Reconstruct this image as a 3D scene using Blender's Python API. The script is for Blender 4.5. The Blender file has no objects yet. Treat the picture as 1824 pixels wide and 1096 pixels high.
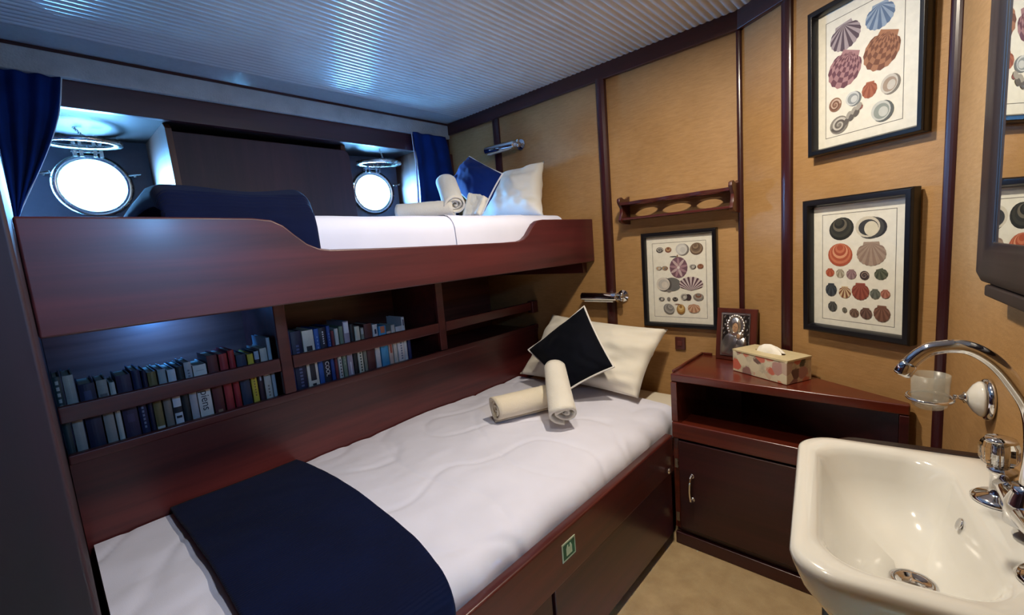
import bpy, bmesh, math, random
from mathutils import Vector, Matrix, noise

random.seed(7)
SC = bpy.context.scene
COL = SC.collection
V = Vector
PI = math.pi

# ------------------------------------------------------------------ materials
def lin(c):
    return tuple(((x / 255) / 12.92 if x / 255 <= .04045 else ((x / 255 + .055) / 1.055) ** 2.4) for x in c)

def new_mat(name):
    m = bpy.data.materials.new(name)
    m.use_nodes = True
    nt = m.node_tree
    b = nt.nodes['Principled BSDF']
    return m, nt, b

def coords(nt, scale=(1, 1, 1), kind='Object'):
    tc = nt.nodes.new('ShaderNodeTexCoord')
    mp = nt.nodes.new('ShaderNodeMapping')
    mp.inputs['Scale'].default_value = scale
    nt.links.new(tc.outputs[kind], mp.inputs['Vector'])
    return mp.outputs['Vector']

def noise_node(nt, vec, scale, detail=4, rough=.55, dist=0):
    n = nt.nodes.new('ShaderNodeTexNoise')
    n.inputs['Scale'].default_value = scale
    n.inputs['Detail'].default_value = detail
    n.inputs['Roughness'].default_value = rough
    n.inputs['Distortion'].default_value = dist
    nt.links.new(vec, n.inputs['Vector'])
    return n

def ramp(nt, fac, stops):
    r = nt.nodes.new('ShaderNodeValToRGB')
    els = r.color_ramp.elements
    while len(els) < len(stops):
        els.new(.5)
    for e, (p, c) in zip(els, stops):
        e.position = p
        e.color = (*c, 1)
    nt.links.new(fac, r.inputs['Fac'])
    return r

def bump(nt, b, height, strength, dist=.002):
    bp = nt.nodes.new('ShaderNodeBump')
    bp.inputs['Strength'].default_value = strength
    bp.inputs['Distance'].default_value = dist
    nt.links.new(height, bp.inputs['Height'])
    nt.links.new(bp.outputs['Normal'], b.inputs['Normal'])

_wood = {}
def wood(axis='y', dark=(36, 13, 12), light=(92, 38, 30), rough=.3, coat=.25, key=''):
    k = (axis, key)
    if k in _wood:
        return _wood[k]
    m, nt, b = new_mat('mahogany_' + axis + key)
    s = {'x': (1.2, 26, 26), 'y': (26, 1.2, 26), 'z': (26, 26, 1.2)}[axis]
    v = coords(nt, s)
    n1 = noise_node(nt, v, 1.0, 5, .6, .4)
    s2 = {'x': (.5, 4, 4), 'y': (4, .5, 4), 'z': (4, 4, .5)}[axis]
    n2 = noise_node(nt, coords(nt, s2), 1.3, 3, .5, .6)
    mx = nt.nodes.new('ShaderNodeMath'); mx.operation = 'MULTIPLY_ADD'
    nt.links.new(n1.outputs['Fac'], mx.inputs[0]); mx.inputs[1].default_value = .6
    ad = nt.nodes.new('ShaderNodeMath'); ad.operation = 'MULTIPLY'
    nt.links.new(n2.outputs['Fac'], ad.inputs[0]); ad.inputs[1].default_value = .4
    nt.links.new(ad.outputs[0], mx.inputs[2])
    r = ramp(nt, mx.outputs[0], [(.3, lin(dark)), (.68, lin(light))])
    nt.links.new(r.outputs['Color'], b.inputs['Base Color'])
    b.inputs['Roughness'].default_value = rough
    b.inputs['Coat Weight'].default_value = coat
    b.inputs['Coat Roughness'].default_value = .18
    bump(nt, b, n1.outputs['Fac'], .12, .001)
    _wood[k] = m
    return m

_plain = {}
def plain(c, rough=.6, metal=0, name=None, emit=0):
    k = (tuple(c), rough, metal, emit)
    if k in _plain:
        return _plain[k]
    m, nt, b = new_mat(name or 'paint_%d_%d_%d' % tuple(c))
    n = noise_node(nt, coords(nt), 60, 2)
    c2 = tuple(x * .93 for x in lin(c))
    r = ramp(nt, n.outputs['Fac'], [(.35, c2), (.65, lin(c))])
    nt.links.new(r.outputs['Color'], b.inputs['Base Color'])
    b.inputs['Roughness'].default_value = rough
    b.inputs['Metallic'].default_value = metal
    if emit:
        b.inputs['Emission Color'].default_value = (*lin(c), 1)
        b.inputs['Emission Strength'].default_value = emit
    _plain[k] = m
    return m

def fabric(name, c, c2=None, rough=.85, weave=900, strength=.25, sheen=.2, rib=None):
    m, nt, b = new_mat(name)
    v = coords(nt)
    n = noise_node(nt, v, weave, 2)
    big = noise_node(nt, v, 6, 3)
    r = ramp(nt, big.outputs['Fac'], [(.3, lin(c2 or c)), (.7, lin(c))])
    nt.links.new(r.outputs['Color'], b.inputs['Base Color'])
    b.inputs['Roughness'].default_value = rough
    b.inputs['Sheen Weight'].default_value = sheen
    if sheen < .1:
        b.inputs['Specular IOR Level'].default_value = .12
    if rib:
        w = nt.nodes.new('ShaderNodeTexWave')
        w.bands_direction = rib[0]
        w.inputs['Scale'].default_value = rib[1]
        w.inputs['Distortion'].default_value = 1.0
        nt.links.new(v, w.inputs['Vector'])
        bump(nt, b, w.outputs['Fac'], rib[2], .002)
    else:
        bump(nt, b, n.outputs['Fac'], strength, .0015)
    return m

def glass(name, tint=(1, 1, 1), gloss=.5, rough=.02):
    m = bpy.data.materials.new(name)
    m.use_nodes = True
    nt = m.node_tree
    nt.nodes.clear()
    out = nt.nodes.new('ShaderNodeOutputMaterial')
    mix = nt.nodes.new('ShaderNodeMixShader')
    tr = nt.nodes.new('ShaderNodeBsdfTransparent'); tr.inputs['Color'].default_value = (*tint, 1)
    gl = nt.nodes.new('ShaderNodeBsdfGlossy'); gl.inputs['Roughness'].default_value = rough
    fr = nt.nodes.new('ShaderNodeFresnel'); fr.inputs['IOR'].default_value = 1.45
    mu = nt.nodes.new('ShaderNodeMath'); mu.operation = 'MULTIPLY'; mu.inputs[1].default_value = gloss
    geo = nt.nodes.new('ShaderNodeNewGeometry')
    inv = nt.nodes.new('ShaderNodeMath'); inv.operation = 'SUBTRACT'; inv.inputs[0].default_value = 1
    nt.links.new(geo.outputs['Backfacing'], inv.inputs[1])
    fro = nt.nodes.new('ShaderNodeMath'); fro.operation = 'MULTIPLY'
    nt.links.new(fr.outputs[0], fro.inputs[0]); nt.links.new(inv.outputs[0], fro.inputs[1])
    nt.links.new(fro.outputs[0], mu.inputs[0])
    nt.links.new(mu.outputs[0], mix.inputs['Fac'])
    nt.links.new(tr.outputs[0], mix.inputs[1])
    nt.links.new(gl.outputs[0], mix.inputs[2])
    nt.links.new(mix.outputs[0], out.inputs['Surface'])
    return m

def metal(name, c, rough):
    m, nt, b = new_mat(name)
    b.inputs['Base Color'].default_value = (*lin(c), 1)
    b.inputs['Metallic'].default_value = 1
    n = noise_node(nt, coords(nt), 25, 3)
    mr = nt.nodes.new('ShaderNodeMapRange')
    mr.inputs['To Min'].default_value = rough * .8
    mr.inputs['To Max'].default_value = rough * 1.3
    nt.links.new(n.outputs['Fac'], mr.inputs['Value'])
    nt.links.new(mr.outputs['Result'], b.inputs['Roughness'])
    return m

CHROME = metal('chrome', (225, 225, 228), .07)
SILVER = metal('embossed_silver', (205, 200, 196), .28)
BRASS = metal('brushed_port_metal', (205, 205, 200), .25)

def tan_wall():
    m, nt, b = new_mat('brushed_tan_wall')
    n1 = noise_node(nt, coords(nt, (9, 9, 55)), 3.0, 5, .65)
    n2 = noise_node(nt, coords(nt), 3.5, 4, .6)
    mx = nt.nodes.new('ShaderNodeMath'); mx.operation = 'MULTIPLY_ADD'; mx.inputs[1].default_value = .5
    ad = nt.nodes.new('ShaderNodeMath'); ad.operation = 'MULTIPLY'; ad.inputs[1].default_value = .5
    nt.links.new(n2.outputs['Fac'], ad.inputs[0])
    nt.links.new(n1.outputs['Fac'], mx.inputs[0]); nt.links.new(ad.outputs[0], mx.inputs[2])
    r = ramp(nt, mx.outputs[0], [(.3, lin((150, 112, 66))), (.5, lin((168, 128, 80))), (.72, lin((184, 144, 96)))])
    nt.links.new(r.outputs['Color'], b.inputs['Base Color'])
    b.inputs['Roughness'].default_value = .52
    n3 = noise_node(nt, coords(nt, (60, 60, 160)), 3, 4, .7)
    bump(nt, b, n3.outputs['Fac'], .35, .002)
    return m
TAN = tan_wall()

def ceiling_mat():
    m, nt, b = new_mat('gloss_white_ceiling')
    n = noise_node(nt, coords(nt), 5, 3)
    r = ramp(nt, n.outputs['Fac'], [(.3, lin((196, 196, 194))), (.7, lin((208, 208, 206)))])
    nt.links.new(r.outputs['Color'], b.inputs['Base Color'])
    b.inputs['Roughness'].default_value = .22
    return m
CEIL = ceiling_mat()

def pelmet_mat():
    m, nt, b = new_mat('woven_pelmet_fabric')
    vo = nt.nodes.new('ShaderNodeTexVoronoi')
    vo.inputs['Scale'].default_value = 130
    nt.links.new(coords(nt), vo.inputs['Vector'])
    n = noise_node(nt, coords(nt), 9, 4, .6)
    r = ramp(nt, n.outputs['Fac'], [(.30, lin((168, 164, 158))), (.5, lin((182, 178, 172))), (.7, lin((192, 189, 183)))])
    nt.links.new(r.outputs['Color'], b.inputs['Base Color'])
    b.inputs['Roughness'].default_value = .8
    bump(nt, b, vo.outputs['Distance'], .5, .003)
    return m

def carpet_mat():
    m, nt, b = new_mat('beige_carpet_pile')
    n = noise_node(nt, coords(nt), 420, 3)
    big = noise_node(nt, coords(nt), 14, 4)
    r = ramp(nt, big.outputs['Fac'], [(.3, lin((178, 150, 110))), (.7, lin((200, 172, 130)))])
    nt.links.new(r.outputs['Color'], b.inputs['Base Color'])
    b.inputs['Roughness'].default_value = .95
    bump(nt, b, n.outputs['Fac'], .8, .004)
    return m

def porcelain_mat():
    m, nt, b = new_mat('glazed_porcelain')
    n = noise_node(nt, coords(nt), 4, 2)
    r = ramp(nt, n.outputs['Fac'], [(.3, lin((212, 210, 204))), (.7, lin((218, 216, 210)))])
    nt.links.new(r.outputs['Color'], b.inputs['Base Color'])
    b.inputs['Roughness'].default_value = .12
    b.inputs['Coat Weight'].default_value = .5
    return m
PORC = porcelain_mat()

WHITE = fabric('white_cotton_sheet', (224, 224, 240), (218, 218, 234), weave=700, strength=.15)
MATTRESS = fabric('cream_mattress_cover', (226, 216, 198), (216, 206, 186), weave=600)
PILLOW = fabric('white_pillowcase', (234, 228, 216), (226, 220, 206), weave=800, strength=.15)
TOWEL = fabric('cream_terry_towel', (228, 216, 194), (216, 204, 180), weave=260, strength=.9)
TOWEL2 = fabric('white_terry_towel', (226, 220, 208), (212, 206, 194), weave=200, strength=1.0)
NAVY = fabric('navy_blanket_cloth', (6, 17, 52), (4, 12, 42), weave=400, strength=.4, sheen=.03, rib=('X', 45, .5))
NAVYC = fabric('navy_cushion_cloth', (10, 38, 104), (7, 28, 84), weave=500, strength=.35, sheen=.05)
NAVYD = fabric('dark_navy_velvet', (6, 8, 20), (4, 6, 15), weave=500, strength=.35, sheen=.02)
CURT = fabric('navy_curtain_cloth', (12, 42, 104), (8, 30, 80), weave=500, strength=.2, sheen=.02)
LINING = fabric('white_curtain_lining', (220, 226, 232), weave=500, strength=.1)
PIPING = fabric('white_piping_cord', (228, 224, 220), weave=500, strength=.2)

# ------------------------------------------------------------------ mesh helpers
def wloc(o):
    p = V((0, 0, 0))
    while o is not None:
        p += o.location
        o = o.parent
    return p

def obj(name, bm, mats, parent=None, smooth=False, bevel=0, loc=None, seg=2, auto=None):
    me = bpy.data.meshes.new(name)
    bmesh.ops.recalc_face_normals(bm, faces=bm.faces[:])
    o = bpy.data.objects.new(name, me)
    base = V((0, 0, 0))
    if parent is not None:
        base = wloc(parent)
        o.parent = parent
    elif loc is not None:
        base = V(loc)
        o.location = base
    for v in bm.verts:
        v.co -= base
    bm.to_mesh(me)
    bm.free()
    for m in (mats if isinstance(mats, (list, tuple)) else [mats]):
        me.materials.append(m)
    if smooth:
        for p in me.polygons:
            p.use_smooth = True
    if bevel:
        md = o.modifiers.new('edge', 'BEVEL')
        md.width = bevel
        md.segments = seg
        md.limit_method = 'ANGLE'
        md.angle_limit = math.radians(40)
        for p in me.polygons:
            p.use_smooth = True
        wn = o.modifiers.new('shade', 'WEIGHTED_NORMAL')
        wn.keep_sharp = True
    COL.objects.link(o)
    return o

def thing(name, label, cat, loc, group=None):
    o = bpy.data.objects.new(name, None)
    o.empty_display_size = .05
    o.location = V(loc)
    COL.objects.link(o)
    o['label'] = label
    o['category'] = cat
    if group:
        o['group'] = group
    return o

def tag(o, label, cat, group=None):
    o['label'] = label
    o['category'] = cat
    if group:
        o['group'] = group
    return o

def structure(o, label=None, cat=None):
    o['kind'] = 'structure'
    if label: o['label'] = label
    if cat: o['category'] = cat
    return o

def box(bm, lo, hi, mi=0, mat=None):
    xs, ys, zs = zip(lo, hi)
    vs = [bm.verts.new((x, y, z)) for x in xs for y in ys for z in zs]
    if mat is not None:
        for v in vs: v.co = mat @ v.co
    for f in ((0, 1, 3, 2), (4, 6, 7, 5), (0, 4, 5, 1), (2, 3, 7, 6), (0, 2, 6, 4), (1, 5, 7, 3)):
        bm.faces.new([vs[i] for i in f]).material_index = mi
    return vs

def boxm(*boxes):
    bm = bmesh.new()
    for lo, hi in boxes:
        box(bm, lo, hi)
    return bm

def prism(bm, pts, vec, mi=0):
    """closed polygon (list of 3d points) extruded by vec"""
    vec = V(vec)
    a = [bm.verts.new(p) for p in pts]
    b = [bm.verts.new(V(p) + vec) for p in pts]
    n = len(pts)
    bm.faces.new(a).material_index = mi
    bm.faces.new(b[::-1]).material_index = mi
    for i in range(n):
        bm.faces.new((a[i], b[i], b[(i + 1) % n], a[(i + 1) % n])).material_index = mi

def grid(bm, f, nu, nv, mi=0, closed_u=False):
    vs = [[bm.verts.new(f(i / nu, j / nv)) for j in range(nv + 1)] for i in range(nu + (0 if closed_u else 1))]
    n = len(vs)
    for i in range(nu):
        for j in range(nv):
            bm.faces.new((vs[i][j], vs[(i + 1) % n][j], vs[(i + 1) % n][j + 1], vs[i][j + 1])).material_index = mi
    return vs

def tube(bm, pts, r, seg=10, closed=False, cap=True, mi=0):
    pts = [V(p) for p in pts]
    n = len(pts)
    rr = r if isinstance(r, (list, tuple)) else [r] * n
    tang = []
    for i in range(n):
        a = pts[i - 1] if (i or closed) else pts[0]
        b = pts[(i + 1) % n] if (i < n - 1 or closed) else pts[-1]
        tang.append((b - a).normalized())
    up = V((0, 0, 1)) if abs(tang[0].z) < .9 else V((1, 0, 0))
    nrm = (up - tang[0] * up.dot(tang[0])).normalized()
    rings = []
    for i in range(n):
        nrm = (nrm - tang[i] * nrm.dot(tang[i])).normalized()
        bn = tang[i].cross(nrm)
        rings.append([bm.verts.new(pts[i] + (nrm * math.cos(2 * PI * k / seg) + bn * math.sin(2 * PI * k / seg)) * rr[i]) for k in range(seg)])
    for i in range(n if closed else n - 1):
        a, b = rings[i], rings[(i + 1) % n]
        for k in range(seg):
            bm.faces.new((a[k], a[(k + 1) % seg], b[(k + 1) % seg], b[k])).material_index = mi
    if cap and not closed:
        bm.faces.new(rings[0][::-1]).material_index = mi
        bm.faces.new(rings[-1]).material_index = mi

def frame_of(axis):
    a = V(axis).normalized()
    u = a.orthogonal().normalized()
    return a, u, a.cross(u)

def lathe(bm, c, axis, prof, seg=28, mi=0, cap=True):
    """prof: (radius, height along axis) pairs"""
    a, u, w = frame_of(axis)
    c = V(c)
    rings = []
    for r, h in prof:
        r = max(r, 1e-5)
        rings.append([bm.verts.new(c + a * h + (u * math.cos(2 * PI * k / seg) + w * math.sin(2 * PI * k / seg)) * r) for k in range(seg)])
    for A, B in zip(rings, rings[1:]):
        for k in range(seg):
            bm.faces.new((A[k], A[(k + 1) % seg], B[(k + 1) % seg], B[k])).material_index = mi
    if cap:
        bm.faces.new(rings[0][::-1]).material_index = mi
        bm.faces.new(rings[-1]).material_index = mi

def smoothstep(t):
    t = min(1, max(0, t))
    return t * t * (3 - 2 * t)

def catmull(pts, n=8):
    pts = [V(p) for p in pts]
    P = [pts[0]] + pts + [pts[-1]]
    out = []
    for i in range(1, len(P) - 2):
        p0, p1, p2, p3 = P[i - 1], P[i], P[i + 1], P[i + 2]
        for k in range(n):
            t = k / n
            out.append(.5 * ((2 * p1) + (p2 - p0) * t + (2 * p0 - 5 * p1 + 4 * p2 - p3) * t * t + (3 * p1 - p0 - 3 * p2 + p3) * t ** 3))
    out.append(pts[-1])
    return out

def nz(x, y, z=0, s=1):
    return noise.noise(V((x * s, y * s, z * s)))

# ------------------------------------------------------------------ frames of reference of the two skewed walls
A30 = math.radians(-30.63)
OA = V((-.512, 1.9, 0))                       # corner of far wall and angled wall
DA = V((math.cos(A30), math.sin(A30), 0))     # along the angled wall
NA = V((math.sin(A30), -math.cos(A30), 0))    # into the room
def pa(s, d, z): return OA + DA * s + NA * d + V((0, 0, z))
OR = V((.055, 1.564, 0))                      # corner of angled wall and right wall
UR = V((.142, -.99, 0)).normalized()
NR = V((UR.y, -UR.x, 0))
def pr(t, d, z): return OR + UR * t + NR * d + V((0, 0, z))
ZC = 1.995

def fbox(bm, F, lo, hi, mi=0):
    """box in a wall frame F(s, d, z)"""
    vs = [bm.verts.new(F(a, b, c)) for a in (lo[0], hi[0]) for b in (lo[1], hi[1]) for c in (lo[2], hi[2])]
    for f in ((0, 1, 3, 2), (4, 6, 7, 5), (0, 4, 5, 1), (2, 3, 7, 6), (0, 2, 6, 4), (1, 5, 7, 3)):
        bm.faces.new([vs[i] for i in f]).material_index = mi

def fboxm(F, *bs):
    bm = bmesh.new()
    for lo, hi in bs:
        fbox(bm, F, lo, hi)
    return bm

# ================================================================== THE SETTING
structure(obj('floor', boxm(((-2.75, -.85, -.05), (.62, 1.95, 0))), carpet_mat()))

# ceiling: flat border then lengthwise convex ridges
bm = bmesh.new()
pitch = .0268
xs = [(-2.80, ZC), (-2.045, ZC)]
k = 0
while -2.045 + k * pitch < .60:
    x0 = -2.045 + k * pitch
    for q in range(1, 9):
        t = q / 8
        xs.append((x0 + t * pitch, ZC - .0052 * (1 - abs(2 * t - 1) ** 2.2)))
    k += 1
lo = [bm.verts.new((x, -.85, z)) for x, z in xs]
hi = [bm.verts.new((x, 1.91, z)) for x, z in xs]
tl = bm.verts.new((xs[0][0], -.85, ZC + .04)); tr = bm.verts.new((xs[-1][0], -.85, ZC + .04))
tl2 = bm.verts.new((xs[0][0], 1.91, ZC + .04)); tr2 = bm.verts.new((xs[-1][0], 1.91, ZC + .04))
for i in range(len(xs) - 1):
    bm.faces.new((lo[i], lo[i + 1], hi[i + 1], hi[i])).material_index = 1 if i == 0 else 0
bm.faces.new((tl, tr, tr2, tl2))
structure(obj('ceiling', bm, [CEIL, plain((202, 202, 200), .5, name='satin_white_border')], smooth=True))

structure(obj('wall_far', boxm(((-2.75, 1.9, 0), (-.49, 1.96, 2.06))), TAN))
structure(obj('wall_angled', fboxm(pa, ((-.02, -.05, 0), (.69, 0, 2.06))), TAN))
W3T, W3Z, W3R = 1.16, 1.46, .062  # opening cut for the added fill porthole
bm = bmesh.new()
fbox(bm, pr, (-.03, -.05, 0), (W3T - .2, 0, 2.06)); fbox(bm, pr, (W3T + .2, -.05, 0), (2.5, 0, 2.06))
n = 40
P1 = []; P2 = []
for k in range(n):
    a = 2 * PI * k / n; c, q = math.cos(a), math.sin(a)
    dz = (2.06 - W3Z) if q > 0 else W3Z
    t = min(.2 / abs(c) if abs(c) > 1e-6 else 9, dz / abs(q) if abs(q) > 1e-6 else 9)
    P1.append((W3T + W3R * c, W3Z + W3R * q)); P2.append((W3T + t * c, W3Z + t * q))
RG = [[bm.verts.new(pr(a, d, z)) for a, z in L] for L, d in ((P1, 0), (P2, 0), (P2, -.05), (P1, -.05))]
for A, B in zip(RG, RG[1:] + RG[:1]):
    for k in range(n): bm.faces.new((A[k], A[(k + 1) % n], B[(k + 1) % n], B[k]))
structure(obj('wall_right', bm, TAN))
structure(obj('wall_back', boxm(((-.70, -.90, 0), (.62, -.84, 2.06))), TAN))
structure(obj('wall_left', boxm(((-2.70, -.85, 0), (-.66, -.0065, 1.994))), wood('z', (24, 9, 15), (48, 18, 26), .6, .0, '_bulkhead'), bevel=.004))

# battens and crown
structure(obj('trim_1', boxm(((-2.2, 1.878, 1.925), (-.50, 1.9, 1.994))), wood('x', (42, 15, 14), (76, 30, 26), .35, .15, '_crown'), bevel=.004))
structure(obj('trim_2', fboxm(pa, ((0, 0, 1.925), (.66, .022, 1.994))), wood('x', key='_crown'), bevel=.004))
def batten(nm, F, s, w, d, z0=0.0, z1=1.95):
    bm = bmesh.new()
    pts = []
    for k in range(9):
        a = PI * k / 8
        pts.append(F(s - w / 2 * math.cos(a), d * (.45 + .55 * math.sin(a)) if 0 < k < 8 else 0, z0))
    prism(bm, pts, (0, 0, z1 - z0))
    structure(obj(nm, bm, wood('z', (38, 11, 13), (66, 22, 24), .32, .2, '_batten'), smooth=False))
pf = lambda s, d, z: V((s, 1.9 - d, z))
batten('trim_3', pf, -1.782, .048, .014, z0=1.13)
batten('trim_4', pf, -1.102, .046, .026, z1=1.935)
batten('trim_5', pf, -.518, .020, .012)
batten('trim_6', pa, .197, .040, .014)
batten('trim_7', pa, .655, .030, .014)

# hull side: outer plating with two round holes
def hx(y): return -2.72 + .177 * y
HD = V((.177, 1, 0)).normalized()      # along the plating
HN = V((HD.y, -HD.x, 0))               # into the cabin
PORTS = [(.250, 1.620, .114), (1.478, 1.604, .110)]
def hull_panel(bm, y0, y1, z0, z1, port):
    py, pz, r = port
    cx = V((hx(py), py, pz))
    n = 48
    inner, outer = [], []
    for k in range(n):
        a = 2 * PI * k / n
        c, s = math.cos(a), math.sin(a)
        inner.append(cx + HD * (r * c) + V((0, 0, r * s)))
        # hit of ray on rectangle
        du = ((y1 - py) if c > 0 else (y0 - py)) / HD.y / c if abs(c) > 1e-6 else 1e9
        dz = ((z1 - pz) if s > 0 else (z0 - pz)) / s if abs(s) > 1e-6 else 1e9
        t = min(abs(du), abs(dz))
        outer.append(cx + HD * (t * c) + V((0, 0, t * s)))
    th = -HN * .035
    A = [bm.verts.new(p) for p in inner]; B = [bm.verts.new(p) for p in outer]
    A2 = [bm.verts.new(p + th) for p in inner]; B2 = [bm.verts.new(p + th) for p in outer]
    for k in range(n):
        j = (k + 1) % n
        bm.faces.new((A[k], A[j], B[j], B[k]))
        bm.faces.new((A2[k], B2[k], B2[j], A2[j]))
        bm.faces.new((A[k], A2[k], A2[j], A[j]))
bm = bmesh.new()
hull_panel(bm, -.10, .86, 1.06, 2.04, PORTS[0])
hull_panel(bm, .86, 1.95, 1.06, 2.04, PORTS[1])
HULLP = plain((74, 72, 84), .35, name='dark_painted_plating')
structure(obj('wall_hull', bm, HULLP))
# cabin lining low on the hull side (behind the bookcase)
structure(obj('wall_side', boxm(((-2.75, -.03, 0), (-1.975, 1.92, 1.104))), wood('y', key='_dark', dark=(30, 10, 12), light=(70, 28, 26))))

# niche lining
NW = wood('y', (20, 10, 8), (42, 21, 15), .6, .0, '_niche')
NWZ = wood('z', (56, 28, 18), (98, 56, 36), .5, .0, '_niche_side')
structure(obj('trim_8', boxm(((-2.228, -.006, 1.812), (-2.200, 1.9, 1.994))), wood('y', (34, 14, 18), (70, 30, 34), .4, .15, '_header'), bevel=.003))   # header board
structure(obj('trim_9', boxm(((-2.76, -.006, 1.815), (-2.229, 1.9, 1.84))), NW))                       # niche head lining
bm = bmesh.new()
prism(bm, [(-2.66, .452, 1.28), (-2.66, .452, 1.814), (-2.262, .452, 1.814), (-2.235, .452, 1.79), (-2.20, .452, 1.28)], (0, .022, 0))
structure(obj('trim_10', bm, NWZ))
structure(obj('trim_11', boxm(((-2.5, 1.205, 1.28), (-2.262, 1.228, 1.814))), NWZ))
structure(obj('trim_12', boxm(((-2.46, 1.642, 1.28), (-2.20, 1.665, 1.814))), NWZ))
structure(obj('trim_13', boxm(((-2.20, 1.665, 1.28), (-2.18, 1.9, 1.814))), wood('z')))
structure(obj('trim_14', boxm(((-2.76, -.006, 1.255), (-2.20, 1.9, 1.279))), wood('y', key='_sill')))    # niche sill
# centre panel between the niches, rounded upper right corner, leaning back slightly
bm = bmesh.new()
out = [(.470, 1.28), (.470, 1.785)]
for k in range(7):
    a = PI / 2 - k / 6 * PI / 2
    out.append((1.205 + .035 * math.cos(a), 1.75 + .035 * math.sin(a)))
out += [(1.243, 1.28)]
prism(bm, [(-2.262 - .03 * (z - 1.5), y, z) for y, z in out], (.022, 0, 0))
structure(obj('trim_15', bm, wood('z', (32, 15, 22), (62, 32, 38), .6, .0, '_panel'), bevel=.004))

# portholes
def porthole(n, port, ring_drop):
    py, pz, r = port
    c = V((hx(py), py, pz))
    w = bpy.data.objects.new('window_%d' % n, None)
    w.location = c
    COL.objects.link(w)
    structure(w, ['round porthole behind the foot of the upper bunk', 'round porthole beside the right hand curtain'][n - 1], 'window')
    bm = bmesh.new()
    lathe(bm, c, HN, [(r - .006, -.03), (r - .006, .012), (r + .006, .02), (r + .02, .014), (r + .022, 0)], 48, cap=False)
    obj('porthole_rim', bm, BRASS, w, smooth=True)
    bm = bmesh.new()
    lathe(bm, c - HN * .028, HN, [(r, 0), (r, .006)], 48)
    obj('porthole_glass', bm, glass('porthole_pane', (1, 1, 1), .3), w)
    # hinge block above
    top = c + V((0, 0, r + .018))
    bm = bmesh.new()
    for s in (-.042, -.022, .022, .042):
        q = top + HD * s
        M = Matrix.Translation(q)
        box(bm, (-.004, -.006, -.014), (.034, .006, .018), mat=M)
    tube(bm, [top + HD * -.05 + HN * .026 + V((0, 0, .008)), top + HD * .05 + HN * .026 + V((0, 0, .008))], .005)
    obj('hinge', bm, BRASS, w)
    # deadlight frame swung up to horizontal
    rc = top + HN * (.026 + r + .012) + V((0, 0, .014 + ring_drop))
    ax = (V((0, 0, 1)) + HN * .06).normalized()
    bm = bmesh.new()
    R = r + .012
    lathe(bm, rc, ax, [(R - .026, -.004), (R - .026, .006), (R - .012, .011), (R + .004, .008), (R + .004, -.006), (R - .014, -.009), (R - .026, -.004)], 48, cap=False)
    dl = obj('hinged_frame', bm, BRASS, w, smooth=True)
    bm = bmesh.new()
    lathe(bm, rc, ax, [(R - .025, 0), (R - .025, .005)], 40)
    obj('frame_glass', bm, glass('deadlight_pane', (.93, .97, .97), .9), dl)
    # clamp lugs on the frame's free edge
    bm = bmesh.new()
    tip = rc + HN * (R - .02) * .2 + HD * .02 + V((0, 0, .012))
    for s in (-.022, .022):
        lathe(bm, rc + HN * .02 + HD * (R * .2 + s) + V((0, 0, .008)), (0, 0, 1), [(.009, 0), (.009, .012), (.004, .02)], 12)
    obj('lug', bm, BRASS, dl, smooth=True)
    # chain to the niche head
    a = rc + HN * .03 + HD * .02 + V((0, 0, .012))
    b = V((a.x + .02, a.y - .035, 1.814))
    bm = bmesh.new()
    L = 9
    for k in range(L):
        p = a.lerp(b, (k + .5) / L)
        d = (b - a).normalized()
        e1 = d.orthogonal().normalized()
        if k % 2: e1 = d.cross(e1)
        h = (b - a).length / L * .66
        tube(bm, [p + d * h * math.cos(t) + e1 * .0045 * math.sin(t) for t in [2 * PI * i / 10 for i in range(10)]], .0013, 6, closed=True)
    obj('chain', bm, BRASS, w)
    # swing bolts either side
    for s in (-1, 1):
        q = c + HD * (s * (r + .032)) + V((0, 0, .04))
        bm = bmesh.new()
        tube(bm, [q, q + HN * .04], .005)
        tube(bm, [q + HN * .04 - HD * .022, q + HN * .04 + HD * .022 + V((0, 0, .008))], [.004, .006], 8)
        obj('swing_bolt', bm, BRASS, w)
porthole(1, PORTS[0], .0)
porthole(2, PORTS[1], .0)

w3 = bpy.data.objects.new('window_3', None)  # added porthole out of view, lets cool fill light onto bunk and books
w3.location = pr(W3T, 0, W3Z)
COL.objects.link(w3)
structure(w3, 'added unseen porthole in the right wall for cool fill light', 'window')
bm = bmesh.new()
lathe(bm, pr(W3T, 0, W3Z), NR, [(W3R - .006, -.04), (W3R - .006, .012), (W3R + .006, .02), (W3R + .02, .014), (W3R + .022, 0)], 40, cap=False)
obj('porthole_rim', bm, BRASS, w3, smooth=True)
bm = bmesh.new()
lathe(bm, pr(W3T, -.036, W3Z), NR, [(W3R, 0), (W3R, .006)], 40)
obj('porthole_glass', bm, glass('porthole_pane', (1, 1, 1), .3), w3)

# ================================================================== PELMET AND CURTAINS
pel = thing('pelmet', 'long pale woven fabric pelmet under the ceiling above the portholes', 'pelmet', (-2.19, .95, 1.904))
bm = boxm(((-2.199, 0.0, 1.904), (-2.175, 1.888, 1.982)))
obj('fabric_board', bm, pelmet_mat(), pel, bevel=.004)
bm = boxm(((-2.199, 0.0, 1.983), (-2.181, 1.888, 1.994)))
obj('top_rail', bm, wood('y'), pel)

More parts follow.
